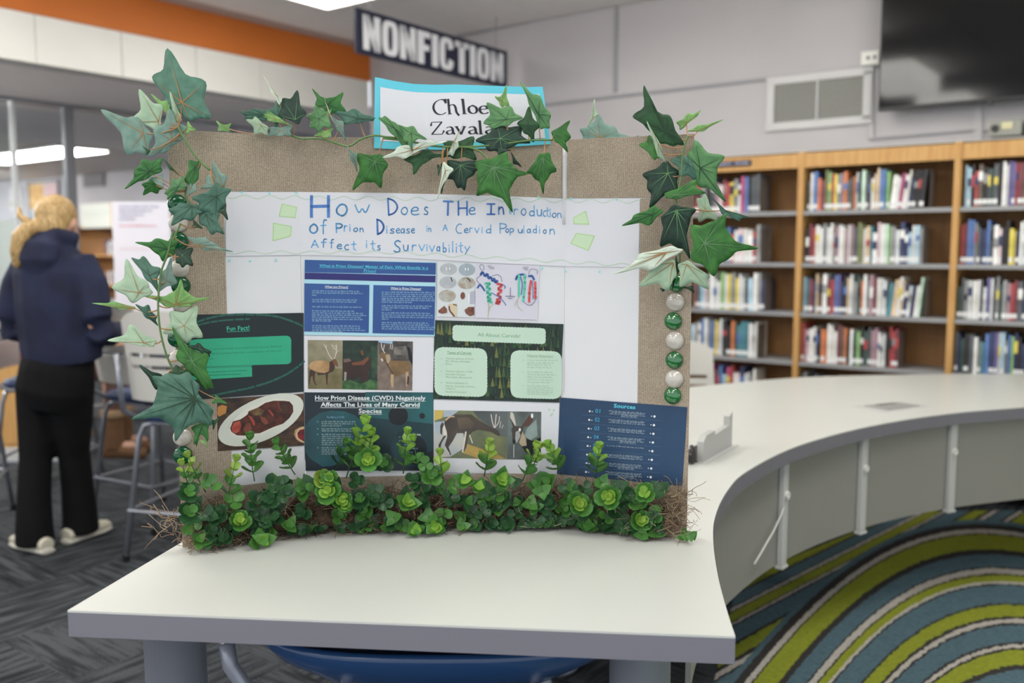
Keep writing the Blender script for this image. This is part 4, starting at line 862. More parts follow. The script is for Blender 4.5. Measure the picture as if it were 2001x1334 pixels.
# --- grazing deer photos
dp = sheet('deer_photos', 'white sheet with photos of a grazing buck and a drinking deer', 'printed photos', [(847,781),(1093,788),(1089,926),(848,922)], I_paper, .0019)
T10 = (840,770,1/7.41); blur_g = inkm('meadow', (120,124,84), col2=(88,96,78), scale=18)
dk = inkm('deer_dark', (58,50,46), col2=(76,66,58), scale=20); lt = inkm('rim_light', (212,206,196))
prints('grazing_photo', dp, [(blur_g,'p',[(65,228),(1130,245),(1110,940),(62,915)]), (inkm('pale_blue_print', (160,172,186), col2=(186,184,176), scale=16),'p',[(65,400),(300,380),(480,560),(520,760),(300,900),(62,915)]), (inkm('yellow_print', (196,170,84), col2=(160,150,90), scale=16),'p',[(65,228),(200,232),(180,340),(66,380)]), (inkm('pale_blue_print', (160,172,186), col2=(186,184,176), scale=16),'p',[(200,232),(420,236),(300,320),(190,330)]),
 (inkm('grey_print', (92,98,98), col2=(70,76,78), scale=16),'p',[(620,240),(1130,245),(1125,620),(1020,600),(900,480),(700,340)]), (inkm('gold_print', (188,156,84), col2=(150,130,80), scale=22),'p',[(500,700),(700,770),(950,850),(1100,935),(700,925),(480,850)]),
 (lt,'p',[(175,420),(240,410),(245,540),(270,620),(200,600)]), (dk,'p',[(235,340),(360,290),(600,290),(720,380),(900,480),(985,520),(1020,590),(990,600),(880,540),(700,510),(620,540),(560,600),(530,760),(495,830),(470,820),(505,700),(520,560),(390,560),(340,660),(270,760),(310,880),(285,870),(215,730),(250,620),(245,540),(205,420)]),
 (dk,'p',[(180,400),(150,450),(150,560),(175,590),(180,500),(205,430)]), (dk,'p',[(200,600),(240,590),(170,700),(130,870),(112,870),(125,730)]), (inkm('belly_tone', (96,82,66), col2=(78,68,58), scale=16),'p',[(390,340),(560,330),(640,420),(600,500),(420,500)]), (lt,'l',[(520,545),(500,680),(475,830)],22), (lt,'l',[(575,590),(600,660),(615,700)],16), (lt,'l',[(118,740),(125,870)],10), (lt,'l',[(222,770),(280,860)],12), (inkm('rump_light', (206,176,140)),'l',[(230,370),(290,320),(350,320)],20),
 (ant,'l',[(885,290),(900,390),(930,480)],12),(ant,'l',[(940,470),(960,290)],12),(ant,'l',[(940,480),(1000,400),(1005,320)],10),(ant,'l',[(1010,480),(1025,390)],8),(ant,'l',[(1040,490),(1060,440)],7)], .0023, T10)
prints('drinking_photo', dp, [(inkm('teal_blur', (104,116,114), col2=(70,76,74), scale=16),'p',[(1130,245),(1612,252),(1604,945),(1112,940)]), (inkm('pale_blur', (144,160,158), col2=(120,130,126), scale=16),'p',[(1400,500),(1540,360),(1560,600),(1450,660),(1370,600)]), (I_blk,'p',[(1290,700),(1380,630),(1480,670),(1604,620),(1600,940),(1500,930),(1380,830)]), (inkm('neck_tan', (176,158,130)),'p',[(1340,540),(1390,640),(1400,740),(1330,750),(1290,700)]),
 (dk,'p',[(1165,350),(1190,370),(1250,460),(1330,460),(1370,410),(1350,500),(1330,560),(1300,600),(1240,640),(1240,700),(1215,720),(1195,680),(1190,560),(1175,510),(1200,470)]), (inkm('ear_dark', (84,56,48)),'p',[(1330,450),(1440,300),(1490,290),(1490,380),(1440,450),(1370,470)]), (inkm('ear_pale', (196,188,176)),'p',[(1190,255),(1215,290),(1245,440),(1235,460),(1200,400),(1160,330),(1165,260)]), (I_wh,'p',oval(1478,310,18,34,12)), (inkm('face_grey', (158,160,156)),'p',[(1240,540),(1290,520),(1310,600),(1260,700),(1230,690)]), (I_blk,'p',oval(1218,680,24,34,14)), (I_wh,'p',oval(1300,510,16,26,10)), (I_wh,'l',[(1215,730),(1212,910)],7)], .0023, T10)
mb = MB()
for x, y in ((1073,800),(1082,801),(1079,808),(1076,811)): fill(mb, oval(x,y,2.2,2.2,8), .0023)
mb.build('dots', I_pg, dp, fixn=False)['kind'] = 'stuff'
# --- sources slide
so_ = sheet('sources_slide', 'petrol blue printed slide listing numbered Sources, lower right wing', 'printed slide', [(1094,776),(1343.5,795),(1333.5,949),(1088,925)], I_src, .0026)
T2 = (1080,760,.15)
sl_ = .076
def srow(x0, x1, y): return (1080+x0*.15, 760+y*.15, 1080+x1*.15, 760+(y+(x1-x0)*sl_)*.15)
q = srow(800,1080,236); text(so_, 'Sources', q[0], q[1], q[2], q[3], 7.4, I_cyan, .0032, 'heading', bold=.02)
ln = []
for i in range(8):
    y = 305+i*114-i*1.2; xo = -i*7
    if i < 6: q = srow(560+xo, 622+xo, y); text(so_, '0%d' % (i+1), q[0], q[1], q[2], q[3], 8, inkm('number_cyan', (60,170,206)), .0032, 'number')
    prints('bullet', so_, [(I_wh,'p',oval(488+xo,y-20,13,13,8)),(I_wh,'p',oval(522+xo,y-16,7,7,6)),(I_wh,'p',oval(1330+xo,y+48,16,16,8)),(I_wh,'p',oval(1292+xo,y+44,8,8,6))], .0032, T2)['kind'] = 'stuff'
    nl = (5,3,3,5,1,4,5,5)[i]
    for k in range(nl): w_ = (0,40,10,170,160)[k % 5]; ln.append(srow(735+w_+xo, 1220-w_*.7+xo, y-20+k*18))
    prints('rule', so_, [(inkm('rule_blue', (58,90,124)),'l',[(385+xo,y+25),(1435+xo,y+25+1050*sl_)],6)], .0030, T2)
blurb(so_, ln, inkm('source_text', (134,152,168)), .0032, 2.4, 17)
# --- name card
nc = thing('name_card', 'white card in turquoise border with a handwritten-style name, above the centre panel', 'name card', (0,0,0))
a_, b_, d_, n_ = PANELS['C']
def cardpt(x, y, off): return pp('C', x, y, off)
topx = [(733,152),(770,160),(810,166),(850,167),(890,166),(940,168),(990,170),(1030,172),(1059,171)]
botx = [(731,290),(775,292),(815,293),(860,293),(905,292),(950,290),(1000,287),(1045,284),(1075,282)]
mb = MB(); n = len(topx)
vs = [cardpt(*p, .010+.003*math.sin(i*1.1)) for i, p in enumerate(topx)]+[cardpt(*p, .006) for p in botx]
vb = [v-n_*.0006 for v in vs]; fs = [(i, n+i, n+i+1, i+1) for i in range(n-1)]+[(2*n+i, 2*n+i+1, 3*n+i+1, 3*n+i) for i in range(n-1)]
mb.add(vs+vb, fs).build('border', inkm('turquoise', (92,196,216)), nc)
def bil(u, v, off=0):
    k = min(int(u*(n-1)), n-2); f_ = u*(n-1)-k
    t = Vector(vs[k]).lerp(Vector(vs[k+1]), f_); b = Vector(vs[n+k]).lerp(Vector(vs[n+k+1]), f_); return t.lerp(b, v)+n_*off
us = [0.035+.93*i/16 for i in range(17)]
mb = MB(); mb.add([bil(u, .125, .0008) for u in us]+[bil(u, .89, .0008) for u in us], [(i, 17+i, 18+i, i+1) for i in range(16)]); mb.build('paper', I_paper, nc)
# decorative serif letters: pen strokes whose width follows their direction
def uvof(x, y):     # photo point -> card coordinates
    k = 0
    u = (x-732)/(1062-732) if True else 0
    t = y; yt = 152+ (170-152)*min(1, u*2.2) ; yb = 291-6*u; return u, (y-yt)/(yb-yt)
SER = {'C': [[(1,.78),(.9,.95),(.6,1),(.2,.85),(.02,.5),(.2,.12),(.6,-.02),(.95,.12)],[(1,.98),(1,.72)]], 'h': [[(.12,1),(.12,0)],[(.12,.5),(.45,.66),(.72,.5),(.72,.1),(.95,-.12)],[(0,0),(.3,0)],[(0,.97),(.15,1)]],
 'l': [[(.45,1),(.45,0)],[(.1,0),(.9,0)],[(.1,.96),(.5,1)]], 'o': [[(.5,1),(.1,.8),(.02,.5),(.1,.18),(.5,0),(.9,.18),(.98,.5),(.9,.8),(.5,1)]], 'e': [[(.08,.55),(.92,.6),(.85,.88),(.5,1),(.12,.8),(.03,.45),(.2,.1),(.6,0),(.98,.2)]],
 'Z': [[(.05,.7),(.12,.97),(.9,.97)],[(.9,.97),(.08,.03)],[(.08,.03),(.85,.03),(1,.3)]], 'a': [[(.15,.85),(.5,1),(.8,.8),(.8,.15),(1,.02)],[(.8,.55),(.35,.5),(.05,.28),(.25,0),(.6,.05),(.8,.25)]], 'v': [[(.05,1),(.5,0)],[(.5,0),(.95,1)],[(-.1,1),(.25,1)],[(.75,1),(1.1,1)]]}
def serif(ch, x0, x1, y0, y1):
    mb = MB()
    for st in SER[ch]:
        P = [(740+(x0+(x1-x0)*u)*.2099, 140+(y1+(y0-y1)*v)*.2099) for u, v in st]
        if len(P) > 3: P = chaikin(P, 2)
        W_ = []
        for i in range(len(P)):
            a, b = Vector(P[max(i-1, 0)]), Vector(P[min(i+1, len(P)-1)]); t = (b-a).normalized(); s_ = abs(t.y*.94+t.x*.15)
            W_.append(1.1+3.6*s_**1.5)
        if len(st) == 2 and abs(st[0][1]-st[1][1]) < .05: W_ = [1.4]*len(P)
        for i in range(len(P)-1):
            a, b = Vector(P[i]), Vector(P[i+1]); t = (b-a).normalized(); nn = Vector((-t.y, t.x)); e_ = t*.3
            q = [a-e_+nn*W_[i]/2, b+e_+nn*W_[i+1]/2, b+e_-nn*W_[i+1]/2, a-e_-nn*W_[i]/2]
            mb.add([bil(*uvof(*p), .0014) for p in q], [(3,2,1,0)])
    return mb.build('letter', inkm('letter_navy', (24,22,40)), nc, fixn=False)
for a in (('C',512,636,262,398),('h',650,752,268,396),('l',772,812,268,396),('o',826,896,322,396),('e',912,984,322,396),('Z',480,598,458,574),('a',612,692,506,574),('v',706,784,508,574),('a',804,884,506,574),('l',890,930,456,574),('a',944,1020,506,574)): serif(*a)
# ---------------------------------------------------------------- glass gems
M_gem = mat('green_glass', (14,110,44), .04, spec=.8, coat=1, col2=(8,84,30), scale=30)
M_gemd = mat('dark_green_glass', (8,78,44), .08, spec=.6)
M_gemc = mat('clear_glass', (196,190,180), .12, spec=.7, coat=.7, col2=(178,170,160), scale=30)
gl = ['topmost','second','third','fourth','fifth','sixth','seventh','eighth','ninth','tenth','eleventh','twelfth','thirteenth','fourteenth','fifteenth']
def gem(x, y, r, m, lab, grp):
    k = which(x, y); a, b, d, n = PANELS[k]; c = pp(k, x, y, .0014)
    prof = [(r*.94,0),(r,r*.10),(r*.97,r*.22),(r*.86,r*.38),(r*.66,r*.5),(r*.38,r*.58),(r*.12,r*.61),(.0005,r*.612)]
    o = MB().lathe(c, prof, 24, (d, Z, n)).build('glass_gem', m, None, smooth=True); tag(o, lab, 'glass gem', grp)
rg = [(1322,553,'g'),(1320,590,'c'),(1316,627,'g'),(1319,665,'c'),(1318,703,'g'),(1318,740,'c'),(1315,772,'g')]
for i, (x, y, c) in enumerate(rg):
    gem(x, y, .0205 if c == 'g' else .0215, M_gem if c == 'g' else M_gemc, '%s glass gem, %s in the column on the right wing' % ('emerald green' if c == 'g' else 'clear frosted', gl[i]), 'glass gems on the right wing')
lg = [(346,398,'g'),(348,435,'c'),(349,472,'g'),(351,524,'c'),(353,558,'g'),(354,592,'c'),(346,660,'g'),(349,700,'c'),(352,738,'g'),(354,775,'c'),(355,815,'g'),(356,853,'c'),(357,889,'g')]
for i, (x, y, c) in enumerate(lg):
    gem(x, y, .0205, M_gemd if c == 'g' else M_gemc, '%s glass gem, %s in the column on the left wing' % ('dark green' if c == 'g' else 'clear frosted', gl[i]), 'glass gems on the left wing')
bpy.data.objects.remove(FO)
# ================================================================ ivy garlands
def leafmat(name, c, c2, under=False):
    return mat('ivy_'+name, c, .55 if not under else .75, col2=c2, scale=45, spec=.4 if not under else .2, bump=.15)
LM = {'D':leafmat('dark', (26,60,34), (36,80,42)), 'K':leafmat('deep', (22,46,36), (32,64,48)), 'G':leafmat('green', (44,98,44), (58,116,54)), 'V':leafmat('vivid', (42,92,38), (60,118,50)),
      'M':leafmat('mid', (74,120,76), (92,138,86)), 'B':leafmat('blue', (56,94,78), (74,112,96)), 'F':leafmat('blue_veined', (64,106,88), (84,124,106)), 'S':leafmat('slate', (104,134,124), (124,150,138), True), 'L':leafmat('light', (104,150,84), (124,168,98)),
      'P':leafmat('pale', (150,176,150), (168,190,162), True), 'W':leafmat('whitish', (192,206,190), (206,216,200), True)}
M_vd = mat('vein_dark', (24,58,32), .6); M_vl = mat('vein_light', (88,128,84), .6); M_vb = mat('vein_brown', (150,112,66), .6); M_stem = mat('vine_stem', (74,112,58), .5, col2=(96,124,70), scale=60); M_pet = mat('petiole', (176,130,84), .5, col2=(150,106,62), scale=60)
def leaf_outline(c, tips, k, n=6):
    """pointed lobes with slightly convex flanks and rounded sinuses between them"""
    out = []; c = Vector(c); T = [Vector(t) for t in tips]; N_ = len(T); R_ = max((t-c).length for t in T) or 1
    for i in range(N_):
        a, b = T[i], T[(i+1) % N_]; m_ = (a+b)/2; gap = (a-b).length/R_
        s_ = m_+(c-m_)*k*min(1, gap/.85); o_ = (m_-c); o_ = o_.normalized() if o_.length > 1e-6 else Vector((0,0))
        for t in (0,.25,.5,.75): out.append(a.lerp(s_, t)+o_*(math.sin(PI*t)*.07*(a-s_).length))
        out.append(s_)
        for t in (.25,.5,.75): out.append(s_.lerp(b, t)+o_*(math.sin(PI*t)*.07*(b-s_).length))
    n_ = len(out); return [(out[q-1]+out[q]*2+out[(q+1) % n_])/4 for q in range(n_)]
def ivy_leaf(parent, c, tips, kind, depth, tr, k=.38, seed=0, veins=True, par=None):
    r_ = random.Random(seed); ox, oy, sc = tr
    if N_concave(c, tips) is None: pass
    out = leaf_outline(c, tips, k); C_ = Vector(c); T = [C_+(Vector(t)-C_)*1.04 for t in tips]; out = leaf_outline(c, [tuple(t) for t in T], k)
    R_ = max((t-C_).length for t in T) or 1
    gx, gy = r_.uniform(-.012, .012), r_.uniform(-.012, .012); lift = r_.uniform(.006, .012)
    def P3(p, s, extra=0):
        q = C_+(p-C_)*s; rel = (q-C_)/R_
        d = depth+gx*rel.x+gy*rel.y+lift*(rel.length**1.6)*(.9)-extra
        return on_y(ox+q.x*sc, oy+q.y*sc, d)
    rings = (.3, .55, .78, 1); n = len(out); vs = [P3(C_, 0)]
    rip = [r_.uniform(-.0015, .0015) for _ in out]
    for s in rings: vs += [P3(p, s, rip[i]*s) for i, p in enumerate(out)]
    fs = []; front = []
    for i in range(n): front.append((0, 1+i, 1+(i+1) % n))
    for k_ in range(len(rings)-1):
        for i in range(n): a = 1+k_*n+i; b = 1+k_*n+(i+1) % n; front.append((a, a+n, b+n, b))
    mb = MB(); mb.add(vs, front)
    # thin back face and rim so that the leaf has a real thickness
    off = Vector((0, .0007, 0)); nb = len(vs); mb.add([v+off for v in vs], [tuple(f[::-1]) for f in front])
    base = 1+(len(rings)-1)*n
    mb.f += [(base+i, nb+base+i, nb+base+(i+1) % n, base+(i+1) % n) for i in range(n)]; mb.m += [0]*n
    if veins:
        mb.mi = 1
        for t in T:
            d = (t-C_); 
            if d.length < .25*R_: continue
            nn = Vector((-d.y, d.x)).normalized(); q = []
            for s, w_ in ((0,1.0),(.25,.8),(.5,.5),(.74,.15)): q.append((s, w_*R_*.010))
            for (s0, w0), (s1, w1) in zip(q[:-1], q[1:]):
                def VP(s, w_):
                    p = C_+d*s; pt = p+nn*w_; rel = (pt-C_)/R_
                    return on_y(ox+pt.x*sc, oy+pt.y*sc, depth+gx*rel.x+gy*rel.y+lift*(rel.length**1.6)*.9-.0016)
                mb.add([VP(s0,-w0), VP(s1,-w1), VP(s1,w1), VP(s0,w0)], [(0,1,2,3)])
    vm = {'D':M_vd,'K':M_vl,'G':M_vd,'V':M_vl,'M':M_vd,'B':M_vd,'F':M_vb,'S':M_vb,'L':M_vb,'P':M_vb,'W':M_vb}[kind]
    return mb.build('leaf', [LM[kind], vm], parent, smooth=True, fixn=False)
def N_concave(c, t): return 1
def vine(parent, pts, tr, depths, r=.0022):
    P = [on_y(tr[0]+x*tr[2], tr[1]+y*tr[2], depths[i] if isinstance(depths, list) else depths) for i, (x, y) in enumerate(pts)]
    Q = []
    for i in range(len(P)-1):
        a = P[max(i-1,0)]; b = P[i]; c = P[i+1]; d = P[min(i+2,len(P)-1)]
        for k in range(5):
            t = k/5; Q.append(.5*((2*b)+(c-a)*t+(2*a-5*b+4*c-d)*t*t+(3*b-a-3*c+d)*t**3))
    Q.append(P[-1]); MB().tube(Q, r, 8).build('stem', M_stem, parent, smooth=True); return Q
def petiole(parent, a, tr, depth, line, b=None):
    A_ = on_y(tr[0]+a[0]*tr[2], tr[1]+a[1]*tr[2], depth+.003)
    B_ = min(line, key=lambda q: (q-A_).length) if b is None else on_y(tr[0]+b[0]*tr[2], tr[1]+b[1]*tr[2], depth+.01)
    if (A_-B_).length > .13: B_ = A_+(B_-A_).normalized()*.13
    m_ = (A_+B_)/2+Vector((0,.004,-.012)); Q = [A_*(1-t)**2+m_*2*t*(1-t)+B_*t*t for t in (0,.2,.4,.6,.8,1)]
    MB().tube(Q, [.0010,.0011,.0012,.0013,.0014,.0016], 6).build('petiole', M_pet, parent, smooth=True)
C7 = (180,80,.3); C8 = (180,460,.3148); TA = (460,140,.1949); TB_ = (740,140,.2099); TR = (1180,150,.33); C2 = (640,0,.35984); GL = (0,0,1.0)
LEFT = [(C7,(585,400),[(488,42),(742,265),(775,505),(640,520),(490,430),(388,238)],'F'),(C7,(330,600),[(48,440),(300,490),(400,620),(360,740),(225,742)],'S'),(C7,(430,525),[(305,308),(460,420),(440,600),(250,525)],'P'),(C7,(480,470),[(375,340),(500,390),(520,520)],'L'),
 (C7,(620,560),[(680,580),(610,610),(622,520)],'L'),(C7,(555,470),[(505,320),(590,520),(520,540)],'P'),(C7,(515,650),[(505,435),(615,560),(590,640),(470,730),(355,762),(400,570)],'S'),(C7,(440,910),[(370,890),(460,865),(465,960)],'S'),
 (C7,(370,850),[(208,968),(275,840),(325,770),(455,765),(455,850),(340,905)],'G'),(C7,(400,930),[(330,1006),(322,930),(380,895),(462,960),(425,995)],'G'),(C7,(370,710),[(325,680),(380,720),(360,745)],'D'),(C7,(520,820),[(452,752),(578,885),(500,835)],'D'),
 (C7,(670,820),[(628,772),(712,785),(690,900),(640,1000),(600,910)],'G'),(C7,(640,960),[(600,880),(690,860),(680,980),(620,1010)],'S'),(C7,(850,950),[(786,778),(880,880),(862,965),(705,965),(745,890)],'S'),(C7,(560,950),[(595,878),(612,950),(490,1035),(470,990),(520,900)],'M'),
 (C7,(855,1100),[(870,1045),(885,1170),(815,1110)],'K'),(C7,(690,1200),[(655,1160),(725,1222),(640,1218)],'D'),(C7,(740,1130),[(665,1060),(830,1120),(862,1258),(780,1262),(700,1190)],'B'),(C7,(810,1010),[(645,1020),(808,925),(908,966),(862,1070),(802,1190),(700,1100)],'B'),(C7,(650,1075),[(498,1095),(570,1050),(655,1060),(725,1110),(650,1170),(515,1205)],'B'),
 (C8,(470,85),[(262,42),(400,18),(530,28),(510,120),(440,162),(380,95)],'G'),(C8,(560,120),[(500,80),(628,75),(628,190),(560,200),(520,170)],'K'),(C8,(650,65),[(585,10),(700,12),(760,50),(880,102),(700,95)],'S'),(C8,(355,250),[(240,138),(320,128),(430,205),(410,350),(330,270)],'B'),(C8,(460,280),[(490,130),(530,300),(400,355),(430,230)],'S'),(C8,(290,355),[(212,138),(345,290),(378,358),(250,422),(118,325)],'P'),
 (C8,(570,560),[(480,470),(655,430),(688,632),(590,672),(435,605)],'P'),(C8,(520,430),[(550,270),(600,365),(742,388),(600,440),(460,445),(325,372),(510,350)],'L'),(C8,(340,490),[(265,425),(350,428),(402,505),(410,562),(330,510)],'B'),(C8,(270,455),[(-5,420),(130,408),(275,445),(180,462)],'L'),(C8,(320,665),[(88,655),(240,546),(402,655),(380,692),(300,684)],'P'),
 (C8,(670,705),[(588,680),(660,664),(742,722),(730,755)],'K'),(C8,(620,780),[(495,560),(600,690),(722,738),(752,945),(700,958),(600,850),(520,760)],'V'),(C8,(380,880),[(288,798),(440,865),(400,965)],'K'),(C8,(535,850),[(465,862),(520,800),(605,850),(540,885)],'D'),(C8,(680,1190),[(612,1190),(745,1125),(718,1282),(670,1230),(650,1308),(630,1290)],'G'),(C8,(755,1165),[(740,1145),(792,1128),(750,1210)],'D'),(C8,(690,1285),[(655,1258),(722,1322),(705,1270)],'L'),
 (C8,(790,1020),[(765,985),(842,1045),(740,1040)],'G'),(C8,(640,1012),[(375,875),(470,860),(600,848),(668,935),(655,985),(752,1080),(740,1175),(610,1170),(520,1275),(480,1160),(242,1140),(405,1000)],'B')]
TOP = [(GL,(440,250),[(422,235),(438,244),(452,240),(449,258),(425,256)],'L'),(C2,(1480,750),[(1372,700),(1420,680),(1470,618),(1560,690),(1648,745),(1600,785),(1375,785)],'S'),(C2,(1440,640),[(1450,532),(1466,620),(1415,690)],'P'),(C2,(1710,755),[(1675,738),(1740,738),(1710,775)],'D'),
 (TA,(300,440),[(42,400),(170,368),(335,380),(300,500),(100,480)],'B'),(TA,(430,440),[(325,385),(420,265),(490,300),(470,500),(400,570)],'B'),(TA,(260,540),[(105,480),(200,448),(335,560),(325,640),(195,630)],'P'),(TA,(460,590),[(330,560),(580,540),(560,650),(440,650),(320,650)],'S'),(TA,(600,480),[(470,270),(625,182),(712,412),(630,532),(430,440)],'K'),(TA,(425,250),[(278,40),(468,290),(440,335),(350,190)],'W'),(TA,(410,480),[(270,440),(322,382),(450,465),(585,545),(330,495)],'L'),
 (TA,(930,330),[(765,160),(860,255),(960,262),(1082,202),(1112,405),(950,430),(800,335)],'G'),(TA,(840,470),[(712,440),(800,325),(965,370),(965,560),(830,605),(745,560)],'M'),(TA,(900,625),[(785,645),(835,598),(985,560),(960,650),(900,668)],'L'),(TA,(1040,540),[(955,440),(1085,500),(1112,705),(1010,580)],'S'),(TA,(1240,470),[(960,390),(1190,370),(1402,462),(1380,492),(1240,515),(1080,530)],'B'),(TA,(930,400),[(875,215),(915,330),(1005,550),(950,450)],'W'),(TA,(1190,870),[(1115,735),(1222,830),(1222,1010),(1150,880)],'S'),(TA,(1400,900),[(1213,818),(1470,828),(1532,932),(1462,1168),(1330,1100),(1173,1194)],'V'),
 (TB_,(780,720),[(600,650),(892,598),(915,825),(700,810),(570,800)],'D'),(TB_,(420,790),[(225,810),(450,715),(645,780),(450,835),(328,964)],'D'),(TB_,(760,870),[(630,825),(915,830),(965,905),(880,960),(800,1104),(735,1080),(630,990)],'K'),(TB_,(1270,830),[(1228,745),(1335,893),(1250,860)],'K'),(TB_,(560,910),[(540,865),(605,840),(555,975)],'K'),(TB_,(585,1080),[(622,1010),(582,1145),(568,1085)],'K'),
 (TB_,(1130,620),[(895,640),(1100,465),(1330,510),(1415,665),(1250,695),(1150,770),(1020,735)],'K'),(TB_,(1140,720),[(1085,690),(1240,730),(1110,775)],'K'),(TB_,(1150,280),[(1078,228),(1130,235),(1188,115),(1220,320),(1140,330)],'L'),(TB_,(1190,440),[(975,480),(1003,283),(1230,320),(1345,432),(1200,505),(1050,535)],'M'),(TB_,(1390,500),[(1285,482),(1400,315),(1502,505),(1442,664),(1350,570)],'D'),(TB_,(1490,400),[(1313,88),(1500,225),(1604,400),(1590,525),(1505,535),(1395,290)],'M'),
 (TB_,(330,725),[(28,802),(180,698),(480,640),(645,648),(380,732),(240,812)],'W'),(TB_,(700,650),[(802,455),(745,600),(742,700),(690,784),(638,772),(690,660)],'W'),(TB_,(620,920),[(598,832),(698,908),(625,1010),(543,1195)],'W'),(TB_,(150,530),[(-5,430),(60,412),(165,480),(250,600),(318,740),(240,720),(100,560)],'M'),(TB_,(300,570),[(165,490),(325,505),(455,632),(325,650),(312,742),(230,640)],'M'),
 (TB_,(1530,800),[(1372,938),(1495,765),(1590,752),(1658,922),(1565,1000),(1533,1142),(1455,990)],'V'),(TB_,(1625,570),[(1602,560),(1782,446),(1788,610),(1760,755),(1640,650)],'V'),(TB_,(1070,890),[(893,840),(1190,748),(1250,880),(1390,948),(1250,1020),(1247,1315),(1090,1150),(910,1152),(920,1000)],'V')]
RIGHT = [(TR,(490,270),[(428,270),(500,215),(575,198),(560,225),(452,318)],'L'),(TR,(560,318),[(490,325),(560,285),(715,250),(590,325)],'L'),(TR,(600,780),[(548,720),(600,690),(680,850),(560,862)],'P'),(TR,(720,790),[(625,698),(720,795),(865,830),(800,855),(700,815)],'B'),(TR,(380,570),[(228,575),(370,495),(445,560),(440,700),(270,778),(260,660)],'K'),(TR,(570,540),[(495,460),(540,372),(718,472),(665,575),(728,745),(560,650),(520,560)],'M'),(TR,(500,520),[(392,490),(440,455),(505,468),(572,570),(545,615),(450,592)],'B'),
 (TR,(280,430),[(205,400),(270,340),(345,485),(300,492)],'V'),(TR,(370,320),[(240,45),(300,200),(392,230),(475,402),(408,408),(330,392),(262,310),(170,238)],'D'),(TR,(320,390),[(252,255),(330,390),(372,512),(325,485)],'P'),(TR,(430,700),[(358,690),(545,605),(605,690),(430,725),(370,718)],'V'),(TR,(290,815),[(103,882),(180,818),(300,762),(355,792),(270,882)],'G'),(TR,(410,1160),[(425,1055),(465,1110),(400,1272)],'K'),(TR,(510,1250),[(468,1245),(532,1232),(537,1280)],'K'),(TR,(350,1258),[(328,1250),(382,1262),(345,1275)],'K'),
 (TR,(410,1100),[(203,1242),(270,1120),(420,1078),(432,1175),(380,1268)],'P'),(TR,(490,1110),[(438,1110),(500,1085),(628,1178),(622,1258),(448,1245)],'P'),(TR,(430,790),[(340,830),(410,755),(548,782),(500,880),(512,1080),(440,1005),(332,1002)],'K'),(TR,(595,985),[(512,880),(640,860),(722,808),(742,940),(918,1015),(740,1070),(652,1182),(518,1085)],'V'),(TR,(370,1040),[(55,1168),(190,1090),(205,1050),(400,1000),(472,1025),(280,1145)],'W')]
def garland(name, lab, data, base, vines):
    t = thing('ivy_garland', lab, 'ivy garland', (0,0,0)); n = len(data); allq = []
    for pts, tr, dep in vines: allq += vine(t, pts, tr, dep)
    for i, (tr, c, tips, kind) in enumerate(data):
        dep = base(tr, c, i/n)
        ivy_leaf(t, c, tips, kind, dep, tr, seed=i*7+len(data), k=.34)
        if max(abs(a[0]-c[0])+abs(a[1]-c[1]) for a in tips)*tr[2] > 20 and dep < 2.2: petiole(t, c, tr, dep, allq)
garland('l', 'ivy garland of blue-green leaves hanging down the left edge of the board', LEFT, lambda tr, c, s: 1.955-.075*s, [([(560,560),(620,670),(690,770),(768,842)],C7,1.93),([(640,900),(605,1000),(640,1060)],C7,1.94),([(575,1190),(510,1334)],C7,1.92),([(500,-20),(470,110),(430,220),(415,330),(410,460),(425,600),(455,720),(492,815),(520,860)],C8,1.90)])
def topd(tr, c, s):
    y = tr[1]+c[1]*tr[2]; x = tr[0]+c[0]*tr[2]
    if tr is C2 or tr is GL: return 2.235 if x > 600 else 2.12
    b = 2.075 if x < 600 else (2.095+.00006*(x-600)); return b-.055*s
garland('t', 'ivy garland draped along the top edge of the board over the name card', TOP, topd, [([(560,640),(680,672),(800,668),(930,690),(1130,748),(1250,680),(1390,640),(1520,655),(1700,668)],TA,2.085),([(40,620),(300,650),(500,690),(800,700),(1100,680),(1400,640),(1620,635)],TB_,2.085),([(600,700),(900,720),(1060,880)],TB_,2.08)])
garland('r', 'ivy garland of mid green leaves hanging down the right edge of the board', RIGHT, lambda tr, c, s: 2.06-.06*s, [([(500,350),(480,400),(462,500),(455,600),(430,720),(420,800)],TR,2.04),([(430,980),(450,1060),(440,1150)],TR,2.035)])
for tr, a, b, dep, k in ((TA,(590,470),(650,690),2.03,0),(TA,(740,500),(670,660),2.05,0),(TA,(520,560),(570,670),2.05,0),(TA,(960,430),(1000,600),2.02,0),(TA,(1340,510),(1385,620),2.05,0),(C8,(300,400),(400,520),1.90,0),(C8,(285,470),(395,525),1.90,0),(C8,(380,690),(465,770),1.89,0),(C8,(500,640),(492,780),1.89,0),(TR,(320,770),(370,715),2.0,0),(TR,(450,300),(485,400),2.03,0)):
    pass
